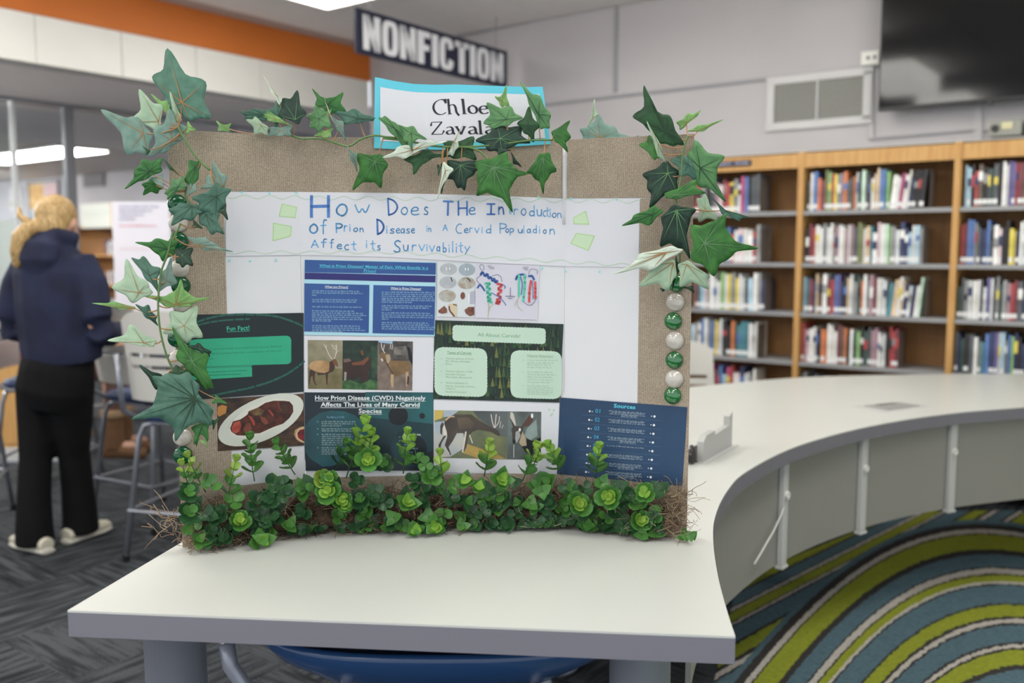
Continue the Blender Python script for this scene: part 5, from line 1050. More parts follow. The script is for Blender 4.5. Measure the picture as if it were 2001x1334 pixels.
# ================================================================ greenery strip along the foot of the board
gs = thing('greenery_strip', 'strip of artificial green sprigs and brown moss along the foot of the board', 'artificial plants', (0,0,0))
rg_ = random.Random(5)
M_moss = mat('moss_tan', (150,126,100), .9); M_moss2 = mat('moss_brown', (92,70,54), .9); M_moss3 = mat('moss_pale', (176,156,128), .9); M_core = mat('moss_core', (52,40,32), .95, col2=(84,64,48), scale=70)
path = [PC, PA, PB2, PE]
def on_path(s):     # 0..1 along the board foot
    L = [(path[i+1]-path[i]).length for i in range(3)]; d = s*sum(L)
    for i in range(3):
        if d <= L[i] or i == 2: 
            t = min(1, d/L[i]); a, b = path[i], path[i+1]; dd = (b-a).normalized(); return a.lerp(b, t), Vector((dd.y,-dd.x,0)).normalized()
        d -= L[i]
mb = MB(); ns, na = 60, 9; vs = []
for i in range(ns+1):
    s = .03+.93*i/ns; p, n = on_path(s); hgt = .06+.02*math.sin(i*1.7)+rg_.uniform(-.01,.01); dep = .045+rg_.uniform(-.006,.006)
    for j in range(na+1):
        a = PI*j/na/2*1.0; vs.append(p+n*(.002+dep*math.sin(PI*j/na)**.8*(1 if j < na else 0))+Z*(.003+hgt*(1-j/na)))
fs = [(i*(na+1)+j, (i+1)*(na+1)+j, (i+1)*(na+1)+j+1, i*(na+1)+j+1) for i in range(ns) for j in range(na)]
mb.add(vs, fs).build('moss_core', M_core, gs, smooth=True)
mb = MB()
def strand(p, n, ln, r0, curl=1.0, steps=7):
    d = (n*rg_.uniform(.2,1)+Vector((rg_.uniform(-1,1), rg_.uniform(-.3,.3), rg_.uniform(-.5,1)))).normalized(); Q = [p]
    ax_ = Vector((rg_.uniform(-1,1), rg_.uniform(-1,1), rg_.uniform(-1,1))).normalized(); an = rg_.uniform(-.8,.8)*curl
    for k in range(steps):
        d = Matrix.Rotation(an+rg_.uniform(-.35,.35), 3, ax_) @ d; q = Q[-1]+d*(ln/steps)
        if q.z < TZ+.001: q.z = TZ+.0012
        Q.append(q)
    mb.tube(Q, r0, 3, cap=False)
mats3 = [M_moss, M_moss2, M_moss3]
for i in range(3000):
    s = rg_.uniform(0,1); s = s if rg_.random() < .78 else rg_.choice((rg_.uniform(0,.10), rg_.uniform(.90,1)))
    p, n = on_path(s); mb.mi = rg_.choice((0,0,1,1,1,2)) if .12 < s < .88 else rg_.choice((0,0,1,2,2))
    hmax = .10 if s < .88 else .115
    h = rg_.uniform(.002, hmax); strand(p+n*rg_.uniform(.004, .055*(1-.4*h/hmax))+Z*h, n, rg_.uniform(.02,.055), rg_.uniform(.0004,.0009), 1.1)
for x, y in ((330,1000),(335,1020),(325,1030),(340,1045),(352,1058),(345,1035)):          # loose strands at the left end
    for k in range(3):
        mb.mi = rg_.choice((0,2)); p = on_y(x, y, 1.985); n = Vector((-1, -.3, rg_.uniform(-.6,.9))); strand(p, n, rg_.uniform(.03,.07), .0007, .9)
for k in range(26):
    mb.mi = rg_.choice((0,1,2)); p, n = on_path(rg_.uniform(.93,1.0)); strand(p+n*.02+Z*rg_.uniform(.0,.12), Vector((.8,-.4,.3)), rg_.uniform(.03,.07), .0006, 1.5, 10)
mo = obj('moss', mb.mesh('moss', mats3, True), gs); mo['kind'] = 'stuff'
# little dry twigs sticking out on the left
mb = MB()
for seg in ([(345,1008),(318,1012),(296,996)],[(318,1012),(300,985)],[(340,1020),(310,1042),(282,1072)],[(310,1042),(300,1030),(276,1028)],[(310,1042),(304,1052),(296,1056)],[(296,996),(294,988)],[(300,1030),(288,1022)]):
    mb.tube([on_y(x, y, 1.975) for x, y in seg], [.0012,.001,.0007][:len(seg)], 5)
mb.build('twig', M_moss, gs, smooth=True)
def lm(name, c, c2): return mat('sprig_'+name, c, .42, col2=c2, scale=55, spec=.5, rand=.12)
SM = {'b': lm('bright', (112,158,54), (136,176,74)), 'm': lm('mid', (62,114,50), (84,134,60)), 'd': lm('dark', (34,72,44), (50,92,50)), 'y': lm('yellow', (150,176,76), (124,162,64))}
M_ss = mat('sprig_stem', (46,92,52), .5)
def leafshape(kind):
    """unit leaf along +x, lying in the xy plane; cupped towards +z"""
    if kind == 'r': o_ = [(0,0),(.14,.16),(.34,.38),(.58,.48),(.82,.42),(.97,.22),(1,0)]
    else: o_ = [(0,0),(.10,.20),(.24,.50),(.42,.42),(.62,.34),(.82,.20),(1.06,0)]
    top = o_; vs = []; fs = []; n = len(top)
    cup = .55 if kind == 'r' else .35
    for x, y in top: vs.append((x, 0, .22*x*x))
    for x, y in top: vs.append((x, y*.55, .22*x*x+cup*(y*.55)**2+.02))
    for x, y in top: vs.append((x, y, .22*x*x+cup*y*y*1.3))
    for x, y in top: vs.append((x, -y*.55, .22*x*x+cup*(y*.55)**2+.02))
    for x, y in top: vs.append((x, -y, .22*x*x+cup*y*y*1.3))
    for i in range(n-1):
        fs += [(i,i+1,n+i+1,n+i),(n+i,n+i+1,2*n+i+1,2*n+i),(i+1,i,3*n+i,3*n+i+1),(3*n+i+1,3*n+i,4*n+i,4*n+i+1)]
    return vs, fs
SHP = {k: leafshape(k) for k in 'rp'}
LME = {}
for k in 'rp':
    for c in 'bmdy':
        mb = MB(); vs, fs = SHP[k]; mb.add([(x, y, z) for x, y, z in vs], fs); mb.add([(x, y, z-.035) for x, y, z in vs], [f[::-1] for f in fs]); LME[k+c] = mb.mesh('leaf', SM[c], True)
NLEAF = [0]; stuffmb = MB(); SMO = [SM[c] for c in 'bmdy']
def put_leaf(parent, p, d, up, size, k, c, single=True):
    d = d.normalized(); side = up.cross(d)
    side = side.normalized() if side.length > 1e-4 else d.orthogonal().normalized(); up = d.cross(side).normalized()
    M = Matrix((( d.x, side.x, up.x, 0), (d.y, side.y, up.y, 0), (d.z, side.z, up.z, 0), (0,0,0,1)))
    M = Matrix.Translation(p) @ M @ Matrix.Diagonal((size, size*rg_.uniform(.9,1.1), size, 1))
    tipz = (M @ Vector((1,0,0))).z
    if tipz < TZ+.006: M = Matrix.Translation(Vector((0,0,TZ+.006-tipz+.002))) @ M
    if single and NLEAF[0] < 299:
        o = bpy.data.objects.new('leaf', LME[k+c]); COL.objects.link(o); o.parent = parent; o.matrix_basis = M; NLEAF[0] += 1
    else:
        stuffmb.mi = 'bmdy'.index(c); vs, fs = SHP[k]; stuffmb.add([M @ Vector(v) for v in vs], fs)
CR4, CR5, CR6 = (330,880,.18), (680,880,.18), (1010,880,.18)
def dof(x):      # distance of the board's foot seen at photo column x
    k = which(x, 1000); a, b, d, n = PANELS[k]; return on_plane(x, 1000, n, n.dot(a)).y
def rosette(tr, x, y, size, c, k, single=True):
    X_, Y_ = tr[0]+x*tr[2], tr[1]+y*tr[2]; sz = size*tr[2]/878*2.3
    dep = dof(X_)-.055-rg_.uniform(0,.022)+(0 if c in 'by' else .018); p = on_y(X_, Y_, dep)
    if p.z < TZ+.012: p.z = TZ+.012
    root, n = on_path(0); t = None
    ax_ = (CO-p).normalized()*.9+Vector((rg_.uniform(-.35,.35), 0, rg_.uniform(.0,.5))); ax_.normalize()
    back = p+Vector((rg_.uniform(-.008,.008), .045, -.012)); back.z = max(back.z, TZ+.01)
    st = MB().tube([back, p.lerp(back,.5)+Z*.004, p, p+ax_*.008], .0012, 5).build('sprig', M_ss, gs, smooth=True)
    e1 = ax_.orthogonal().normalized(); e2 = ax_.cross(e1); a0 = rg_.uniform(0, 6)
    nbig = 4 if size > 95 else 3
    whorls = [(nbig, 1.0, 0, .55 if c in 'by' else .35)]
    if size > 80: whorls.append((3, .66, .8, .8))
    if size > 110 and c in 'by': whorls.append((3, .42, .9, 1.1))
    for wi, (nl, sc_, rot_, el) in enumerate(whorls):
        cc = c
        if c == 'b' and wi == 0: cc = 'm'
        if c == 'm' and wi == 0 and size > 80: cc = 'd' if rg_.random() < .4 else 'm'
        if c == 'b' and wi == 2: cc = 'y' if k == 'r' else 'b'
        for i in range(nl):
            a = a0+rot_+2*PI*i/nl+rg_.uniform(-.25,.25); rad = e1*math.cos(a)+e2*math.sin(a); d = rad+ax_*el*.8
            put_leaf(gs if False else st, p+ax_*(.004+.007*wi), d, ax_, sz*.56*sc_*rg_.uniform(.9,1.15), k, cc, single)
def upright(tr, x0, y0, x1, y1, n, size, c0, c1, k='r'):
    A_ = (tr[0]+x0*tr[2], tr[1]+y0*tr[2]); B_ = (tr[0]+x1*tr[2], tr[1]+y1*tr[2]); d0 = dof(A_[0])-.045
    p = on_y(A_[0], A_[1], d0); q = on_y(B_[0], B_[1], d0-.018); Q = [p+(q-p)*t+Vector((0,-.006,0))*math.sin(PI*t) for t in (0,.25,.5,.75,1)]
    st = MB().tube(Q, [.0015,.0013,.0012,.001,.0006], 6).build('sprig', M_ss, gs, smooth=True); ax_ = (q-p).normalized(); e1 = ax_.orthogonal().normalized(); e2 = ax_.cross(e1)
    for w_ in range(n):
        t = .22+.78*w_/(n-1) if n > 1 else 1; pt = p+(q-p)*t; sz = size*tr[2]/878*(2.3-.9*t); a0 = w_*1.3+rg_.uniform(-.3,.3)
        for i in range(2 if w_ < n-1 else 3):
            a = a0+PI*i if w_ < n-1 else a0+2.1*i; rad = e1*math.cos(a)+e2*math.sin(a); el = .45 if w_ < n-1 else 1.3
            put_leaf(st, pt, rad+ax_*el, ax_-rad*.3, sz*.8, k, c0 if t < .6 else c1)
for a in ((CR4,400,450,220,85,5,80,'m','y'),(CR4,240,420,150,160,4,70,'m','y'),(CR4,640,560,720,130,5,85,'m','y'),(CR4,930,330,880,-110,6,90,'m','m'),(CR4,1370,260,1190,-60,6,85,'m','m'),(CR4,1400,480,1640,-80,0,0,'m','m')):
    if a[5]: upright(*a)
for a in ((CR5,-20,300,170,-280,7,110,'m','b'),(CR5,220,120,250,-160,4,90,'b','b'),(CR5,-120,200,-30,-60,4,80,'d','m'),(CR5,600,250,640,-160,5,95,'m','b'),(CR5,760,200,720,-100,2,80,'m','b'),(CR5,1030,300,1000,60,3,85,'b','y'),(CR5,1480,280,1530,-40,5,95,'m','y'),
          (CR6,60,330,200,-20,4,90,'m','y'),(CR6,480,260,360,-20,5,100,'m','b'),(CR6,850,300,890,0,5,95,'m','b'),(CR6,180,160,250,-20,3,70,'b','y')): upright(*a)
ROS = [(CR4,770,800,120,'b','r'),(CR4,980,1000,130,'b','p'),(CR4,1060,930,100,'b','p'),(CR4,1740,440,140,'b','r'),(CR4,1860,540,120,'b','r'),(CR4,1950,620,90,'b','r'),(CR4,1640,300,100,'y','r'),(CR4,1750,310,90,'b','r'),(CR4,230,700,120,'m','r'),(CR4,200,470,100,'m','r'),(CR4,540,720,105,'d','r'),(CR4,1100,530,105,'d','r'),(CR4,1460,440,115,'m','p'),
 (CR5,220,110,130,'b','r'),(CR5,620,580,130,'b','p'),(CR5,950,840,125,'b','p'),(CR5,750,950,100,'b','p'),(CR5,1650,330,130,'b','p'),(CR5,1270,340,110,'b','p'),(CR5,1420,420,100,'b','p'),(CR5,360,150,100,'m','r'),(CR5,190,700,90,'m','r'),(CR5,150,550,105,'m','r'),(CR5,890,290,110,'m','r'),(CR5,840,160,80,'m','r'),(CR5,720,340,95,'d','r'),(CR5,1340,830,100,'m','r'),(CR5,1850,580,95,'m','p'),(CR5,1250,730,95,'m','p'),(CR5,1290,560,90,'m','p'),
 (CR6,670,610,140,'b','r'),(CR6,1010,520,140,'b','r'),(CR6,1400,480,110,'b','r'),(CR6,1310,760,120,'b','r'),(CR6,1360,1040,80,'b','p'),(CR6,480,650,95,'m','r'),(CR6,820,690,80,'m','r'),(CR6,1300,570,100,'m','r'),(CR6,230,390,105,'m','p'),(CR6,350,330,100,'m','p'),(CR6,340,850,110,'m','p'),(CR6,780,900,115,'m','p'),(CR6,1130,900,85,'m','r'),(CR6,1350,890,85,'m','r'),(CR6,1820,960,80,'m','p'),(CR6,1880,1050,80,'m','p'),(CR6,1500,780,90,'d','r'),(CR6,1220,1020,80,'m','r'),
 (CR4,340,980,100,'m','p'),(CR4,460,900,90,'d','r'),(CR4,1280,430,95,'m','r'),(CR4,1440,690,95,'d','r'),(CR4,1180,740,95,'d','p'),(CR4,1300,820,90,'m','p'),(CR4,930,560,95,'d','r'),(CR4,600,960,90,'d','r'),(CR4,720,620,80,'m','r'),(CR4,1480,880,70,'d','r'),(CR4,1840,730,85,'m','r'),(CR4,1640,930,80,'d','p'),(CR4,1850,960,70,'d','r'),
 (CR5,80,330,95,'d','r'),(CR5,290,550,90,'d','r'),(CR5,450,570,90,'d','r'),(CR5,780,830,95,'d','p'),(CR5,820,560,90,'d','p'),(CR5,900,450,85,'d','r'),(CR5,1150,540,90,'d','r'),(CR5,1590,620,90,'d','p'),(CR5,1560,850,95,'d','r'),(CR5,1730,850,95,'d','r'),(CR5,1820,350,80,'d','p'),(CR6,330,560,90,'d','r'),(CR6,730,420,80,'d','r'),(CR6,900,760,90,'d','r'),(CR6,1190,480,85,'d','r')]
for a in ROS: rosette(*a)
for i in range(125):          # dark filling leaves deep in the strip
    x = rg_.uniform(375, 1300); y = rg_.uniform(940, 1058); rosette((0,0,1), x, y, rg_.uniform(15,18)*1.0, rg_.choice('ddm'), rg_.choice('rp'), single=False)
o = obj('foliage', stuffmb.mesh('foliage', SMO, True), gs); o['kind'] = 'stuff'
print('strip leaves', NLEAF[0])
# ================================================================ glass partition at the left
gp = thing('glass_partition', 'grey framed glass partition under the lowered ceiling at the left', 'glass wall', (0,0,0)); 
def gl_pt(x, y): return on_plane(x, y, Vector((.8,-.6,0)), DG)
M_glass = bpy.data.materials.new('clear_pane'); M_glass.use_nodes = True; N_ = M_glass.node_tree.nodes; N_.remove(N_['Principled BSDF'])
tr_ = N_.new('ShaderNodeBsdfTransparent'); gl_ = N_.new('ShaderNodeBsdfGlossy'); mx_ = N_.new('ShaderNodeMixShader'); fr_ = N_.new('ShaderNodeFresnel'); fr_.inputs[0].default_value = 1.3
gl_.inputs['Roughness'].default_value = .02; tr_.inputs[0].default_value = (.93,.95,.96,1)
for a, b in ((fr_.outputs[0], mx_.inputs[0]), (tr_.outputs[0], mx_.inputs[1]), (gl_.outputs[0], mx_.inputs[2]), (mx_.outputs[0], N_['Material Output'].inputs[0])): M_glass.node_tree.links.new(a, b)
hz = gl_pt(140,212).z
bB = lambda x: V.dot(gl_pt(x, 400))
MB().box(room(DG, 3.9, (LOW+hz)/2), (.10, 8.6, LOW-hz), AX).build('header', M_alu, gp)
for nm, x, w_ in (('post',140,.07),('post',455,.07),('mullion',32,.018),('post',-260,.07)):
    b_ = bB(x); MB().box(room(DG, b_, hz/2), (.05, w_*1.2 if nm == 'post' else .03, hz), AX).build(nm, M_alu if nm == 'post' else mat('bright_mullion', (206,208,210), .4), gp)
MB().box(room(DG, 3.9, .05), (.06, 8.6, .10), AX).build('sill', M_alu, gp)
for x0, x1 in ((-260,32),(32,140)):
    b0, b1 = bB(x0), bB(x1); MB().box(room(DG, (b0+b1)/2, hz/2), (.008, b1-b0-.03, hz-.1), AX).build('pane', M_glass, gp)
# things on and before the far wall
def fpt(x, y, off=.02): return on_plane(x, y, V, DF-off)
def flat(name, lab, cat, x0, y0, x1, y1, m, off=.02, parts=(), th=.02, frame=None, plane=None):
    f_ = plane or (lambda x, y: fpt(x, y, off)); a, b = f_(x0, y1), f_(x1, y0); t = thing(name, lab, cat, (0,0,0))
    c = (a+b)/2; wd = abs((b-a).dot(U)); ht = b.z-a.z
    MB().box(c, (wd, th, ht), AX).build('sheet', m, t)
    if frame:
        fb = MB()
        for dx, dz, sx_, sz_ in ((0,ht/2,wd+.04,.03),(0,-ht/2,wd+.04,.03),(wd/2,0,.03,ht),(-wd/2,0,.03,ht)): fb.box(c-V*.005+U*dx+Z*dz, (sx_,th+.01,sz_), AX)
        fb.build('frame', frame, t)
    for nm, m2, u0, v0, u1, v1 in parts:
        p = a+U*(wd*(u0+u1)/2)+Z*(ht*(1-(v0+v1)/2)); p = c+U*(wd*((u0+u1)/2-.5))+Z*(ht*(.5-(v0+v1)/2))-V*(th/2+.001)
        MB().box(p, (wd*(u1-u0), .002, ht*(v1-v0)), AX).build(nm, m2, t)
    return t
fv = thing('wall_vent', 'dark grey air vent high on the far wall beyond the glass', 'vent', (0,0,0)); a, b = fpt(164,366), fpt(203,338); c = (a+b)/2
MB().box(c, (abs((b-a).dot(U)), .02, b.z-a.z), AX).build('backing', mat('vent_dark', (96,96,104), .6), fv)
sl = MB()
for i in range(6): sl.box(c-V*.012+Z*((i-2.5)*(b.z-a.z)/6.3), (abs((b-a).dot(U))-.02, .01, .012), AX)
sl.build('slats', mat('vent_slat_dark', (120,120,128), .6), fv)
flat('poster_board', 'pinboard with an orange collage and white notices beside the blonde head', 'pinboard', 60,352,114,428, mat('pin_white', (196,192,196), .8), parts=(('collage', mat('collage', (196,150,86), .8, col2=(222,190,140), scale=8), .02,.05,.50,.72),('notice', mat('notice_pink', (206,178,184), .8), .56,.08,.95,.45),('notice', mat('notice_blue', (150,178,204), .8), .05,.78,.5,.98),('notice', mat('notice_white', (226,224,228), .8), .55,.52,.95,.95)), frame=mat('frame_grey', (110,106,112), .6))
flat('wall_notice', 'narrow white notice with a green bar left of the glass mullion', 'notice', 22,366,41,412, mat('notice_white', (206,206,212), .8), parts=(('green_bar', mat('green_bar', (150,160,70), .8), .1,.62,.9,.78),))
flat('whiteboard', 'pale whiteboard with a wooden edge right of the blonde head', 'whiteboard', 161,395,222,446, mat('board_pale', (206,208,202), .5), parts=(('writing', mat('writing_pale', (188,196,190), .7), .1,.35,.9,.4),('writing', mat('writing_pale', (188,196,190), .7), .1,.5,.8,.54),('wood_edge', M_oak, .93,.0,1.06,1.04)), plane=lambda x, y: on_plane(x, y, V, 7.3))
# low bookcase behind the woman
lb = thing('low_bookcase', 'low wooden bookcase with dim rows of books behind the person', 'bookcase', (0,0,0))
a, b = on_plane(150,640,V,7.4), on_plane(236,440,V,7.4); zt_ = b.z; zb_ = .04; ua, ub = U.dot(a)-2.2, U.dot(b); dn = 7.4
MB().box(room((ua+ub)/2, dn+.28, (zt_+zb_)/2), (ub-ua,.02,zt_-zb_), AX).build('back_panel', M_oakback, lb)
for u_ in (ua, (ua+ub)/2-.3, ub-.02): MB().box(room(u_, dn+.14, (zt_+zb_)/2), (.04,.28,zt_-zb_), AX).build('side', M_oak, lb)
for k in range(5): MB().box(room((ua+ub)/2, dn+.14, zb_+(zt_-zb_)*k/4), (ub-ua,.27,.025), AX).build('shelf', M_oak, lb)
r5 = random.Random(9)
for k in range(1, 4):
    z = zb_+(zt_-zb_)*k/4+.013; u_ = ub-.06; i = 0
    while u_ > ub-.52:
        w_ = r5.uniform(.022,.04); h_ = r5.uniform(.17,.22); ch = r5.choice('gcsznmlx'); t = thing('book', '%s book on low bookcase, %s from right, %s shelf up' % (PAL[ch][0], ORD[i], ORD[k]), 'book', room(u_-w_/2, dn+.04, z), 0, 'books on the low bookcase')
        local(MB().box(V*.08+Z*h_/2, (w_,.16,h_), AX), 'cover', BM[ch], t); u_ -= w_+.002; i += 1
# flip chart poster with handwriting
fc = thing('flip_chart', 'large white paper poster with purple and red handwriting behind the left vine', 'poster', (0,0,0))
yy = 6.35
def q_(x, y): return on_y(x, y, yy)
a, b = q_(228,622), q_(330,394); MB().box((a+b)/2, (b.x-a.x,.012,b.z-a.z)).build('paper', mat('flip_paper', (222,220,230), .7), fc)
mb = MB(); r6 = random.Random(2); mbr = MB()
for row, y in enumerate((404,412,420,428)):
    x = 234
    while x < 308-row*14: w_ = r6.uniform(1.5,4); mb.box(q_(x+w_/2, y)-Vector((0,.008,0)), (.006*w_/2,.002,.012*r6.uniform(.6,1.3))); x += w_+1.2
x = 234
while x < 306: w_ = r6.uniform(1.5,4); mbr.box(q_(x+w_/2, 441)-Vector((0,.008,0)), (.006*w_/2,.002,.012*r6.uniform(.6,1.2))); x += w_+1.2
x = 236
while x < 300: w_ = r6.uniform(1.5,4); mbr.box(q_(x+w_/2, 486)-Vector((0,.008,0)), (.004*w_/2,.002,.008)); x += w_+2.4
o = mb.build('handwriting', mat('purple_marker', (150,146,178), .7), fc); o['kind'] = 'stuff'; o = mbr.build('handwriting', mat('red_marker', (216,150,156), .7), fc); o['kind'] = 'stuff'
zl = q_(228,622).z
for sx_ in (-1, 1): MB().tube([((a.x+b.x)/2+sx_*.12, yy+.02, a.z+.05), ((a.x+b.x)/2+sx_*.22, yy+.10+.1*sx_, 0.006)], .012, 8).build('easel_leg', M_alu, fc)
MB().tube([((a.x+b.x)/2, yy+.02, b.z-.1), ((a.x+b.x)/2, yy+.55, .006)], .012, 8).build('easel_leg', M_alu, fc)
flat('whiteboard', 'greenish white board panel at the far left edge behind the person', 'whiteboard', -70,428,58,600, mat('board_green_white', (196,202,196), .5), plane=lambda x, y: on_plane(x, y, V, 6.6))
# cabinet at far left
cb_ = thing('cabinet', 'low light wood cabinet with pale base strip at the left edge behind the stool', 'cabinet', (0,0,0)); c = on_y(0,760,6.2); hgt_ = on_y(0,700,6.2).z
MB().box((c.x-.25, 6.45, hgt_/2+.05), (1.3,.45,hgt_-.1)).build('body', M_oak, cb_, bevel=.004); MB().box((c.x-.25, 6.45, hgt_+.012), (1.36,.5,.025)).build('worktop', M_white, cb_)
MB().box((c.x-.25, 6.44, .05), (1.28,.47,.1)).build('base_strip', M_lgrey, cb_)
for k in range(2): MB().box((c.x-.25+(-.32 if k else .32), 6.222, hgt_/2+.05), (.60,.012,hgt_-.16)).build('door', M_oak, cb_)
# high table behind the person
ht = thing('high_table', 'high white table beside the seated person behind the stools', 'table', (0,0,0))
c = Vector((-1.42, 5.75, .98)); MB().box((-1.50, 5.75, .985), (1.1,.7,.03)).build('tabletop', M_top, ht, bevel=.004)
for dx in (-.5, .5):
    for dy in (-.28, .28): MB().tube([(-1.5+dx,5.75+dy,0),(-1.5+dx,5.75+dy,.97)], .02, 10).build('leg', M_alu, ht)
# ================================================================ stools
M_sb = mat('stool_shell', (206,203,196), .45); M_seat = mat('stool_seat_blue', (40,58,98), .55); M_tub = mat('stool_tube', (150,153,162), .28, metal=.6)
def stool(lab, loc, rz, H_=.68, grp='high stools by the table'):
    t = thing('stool', lab, 'stool', loc, rz, grp); W_, D_ = .42, .40
    # seat pad, rounded and dished
    pr = [(W_/2*.98,D_/2*.98)]; st = MB(); n = 28; vs = []
    for z_, s_ in ((-.022,.90),(-.01,1),(.012,1),(.022,.94),(.014,.5)):
        for i in range(n): a = 2*PI*i/n; e = .55; vs.append((W_/2*s_*abs(math.cos(a))**e*(1 if math.cos(a) >= 0 else -1), D_/2*s_*abs(math.sin(a))**e*(1 if math.sin(a) >= 0 else -1), H_+z_))
    fs = [(k*n+i, k*n+(i+1)%n, (k+1)*n+(i+1)%n, (k+1)*n+i) for k in range(4) for i in range(n)]+[tuple(range(n))[::-1], tuple(4*n+i for i in range(n))]
    st.add(vs, fs); local(st, 'seat', M_seat, t, smooth=True)
    # back shell: curved panel with two slots (local -y is the back of the stool)
    def bp(u, z, off): return (u*(.205+.0*z), -D_/2-.03+ .05*(u*u)-(z*.16)+off, H_+.06+z)
    bands = [(.02,.17),(.195,.225),(.25,.44)]; sh = MB(); m_ = 12
    rows_ = [(.02,.17),(.17,.19),(.19,.225),(.225,.245),(.245,.44)]
    for k, (z0, z1) in enumerate(rows_):
        for i in range(m_):
            u0, u1 = -1+2*i/m_, -1+2*(i+1)/m_
            if k in (1, 3) and 1 <= i < m_-1: continue
            top_r = lambda u, z: z-(.05*abs(u)**4 if k == 4 and z == z1 else 0)
            q = [bp(u0,z0,0),bp(u1,z0,0),bp(u1,top_r(u1,z1),0),bp(u0,top_r(u0,z1),0),bp(u0,z0,.012),bp(u1,z0,.012),bp(u1,top_r(u1,z1),.012),bp(u0,top_r(u0,z1),.012)]
            sh.add(q, [(0,1,2,3),(7,6,5,4),(0,4,5,1),(2,6,7,3),(1,5,6,2),(0,3,7,4)])
    local(sh, 'backrest', M_sb, t)
    for s_ in (-1, 1):
        local(MB().tube([(s_*.17,.02,H_-.03),(s_*.225,-.12,H_-.025),(s_*.235,-.21,H_+.03),(s_*.225,-.235,H_+.10),(s_*.215,-.27,H_+.30)], .013, 10), 'back_tube', M_tub if s_ > 0 else M_tub, t, smooth=True)
        for f_ in (-1, 1):
            local(MB().tube([(s_*.10,f_*.14,H_-.03),(s_*.165,f_*.16,H_-.045),(s_*.185,f_*.172,H_-.10),(s_*.235,f_*.235,.012)], .0125, 10), 'leg', M_tub, t, smooth=True)
            local(MB().lathe((s_*.235,f_*.235,0), [(.016,0),(.016,.03),(.012,.034)], 12), 'foot_cap', M_black, t)
        local(MB().tube([(s_*.222,-.222,.24),(s_*.222,.222,.24)], .009, 8), 'foot_rail', M_tub, t)
    for f_ in (-1, 1): local(MB().tube([(-.222,f_*.222,.24),(.222,f_*.222,.24)], .009, 8), 'foot_rail', M_tub, t)
    local(MB().box((0,0,H_-.03), (.24,.34,.012)), 'seat_plate', M_tub, t)
    return t
sA = stool('white backed high stool seen from behind, right of the standing person', (-1.93,4.92,0), -.5)
sB = copy_tree(sA, (-1.52,4.36,0), -.25, 'white high stool with blue seat half hidden by the left edge of the board')
sC = copy_tree(sA, (-2.95,4.75,0), .3, 'high stool cut off by the left edge, left of the standing person')
sD = stool('pale chair back showing over the table right of the board', (.985,5.0,0), PI+.15, .43, None); sD.name = 'chair'; sD['category'] = 'chair'
# the big blue seat tucked under the table front
bs = thing('blue_seat', 'wide shiny blue seat shell tucked under the front of the table', 'chair', (0,0,0))
cx0 = on_z(850,1300,.66).x; cyy = 1.93; M_bl = mat('blue_shell', (38,72,118), .22, spec=.6)
prof = []; n = 40; vs = []; rings = [(.30,-.13),(.42,-.115),(.72,-.075),(.93,-.025),(1.0,.005),(1.0,.02),(.975,.028),(.90,.012),(.60,-.02),(.2,-.03)]
for s_, z_ in rings:
    for i in range(n): a = 2*PI*i/n; e = .72; vs.append((cx0+.385*s_*abs(math.cos(a))**e*(1 if math.cos(a) >= 0 else -1), cyy+.25*s_*abs(math.sin(a))**e*(1 if math.sin(a) >= 0 else -1), .655+z_))
fs = [(k*n+i, k*n+(i+1)%n, (k+1)*n+(i+1)%n, (k+1)*n+i) for k in range(len(rings)-1) for i in range(n)]+[tuple(range(n))[::-1], tuple((len(rings)-1)*n+i for i in range(n))]
MB().add(vs, fs).build('seat', M_bl, bs, smooth=True)
for s_ in (-1, 1):
    x_ = cx0+s_*.20
    for f_ in (-1, 1): MB().tube([(x_*1+0,cyy+f_*.1,.54),(cx0+s_*.27,cyy+f_*.18,.30),(cx0+s_*.29,cyy+f_*.2,.0)], .013, 10).build('leg', M_leg, bs, smooth=True)
MB().tube([on_y(442,1255,1.86), on_y(450,1300,1.86), on_y(478,1340,1.86), on_y(560,1420,1.86), (cx0-.2,cyy,.53)], .017, 12).build('side_tube', M_leg, bs, smooth=True)
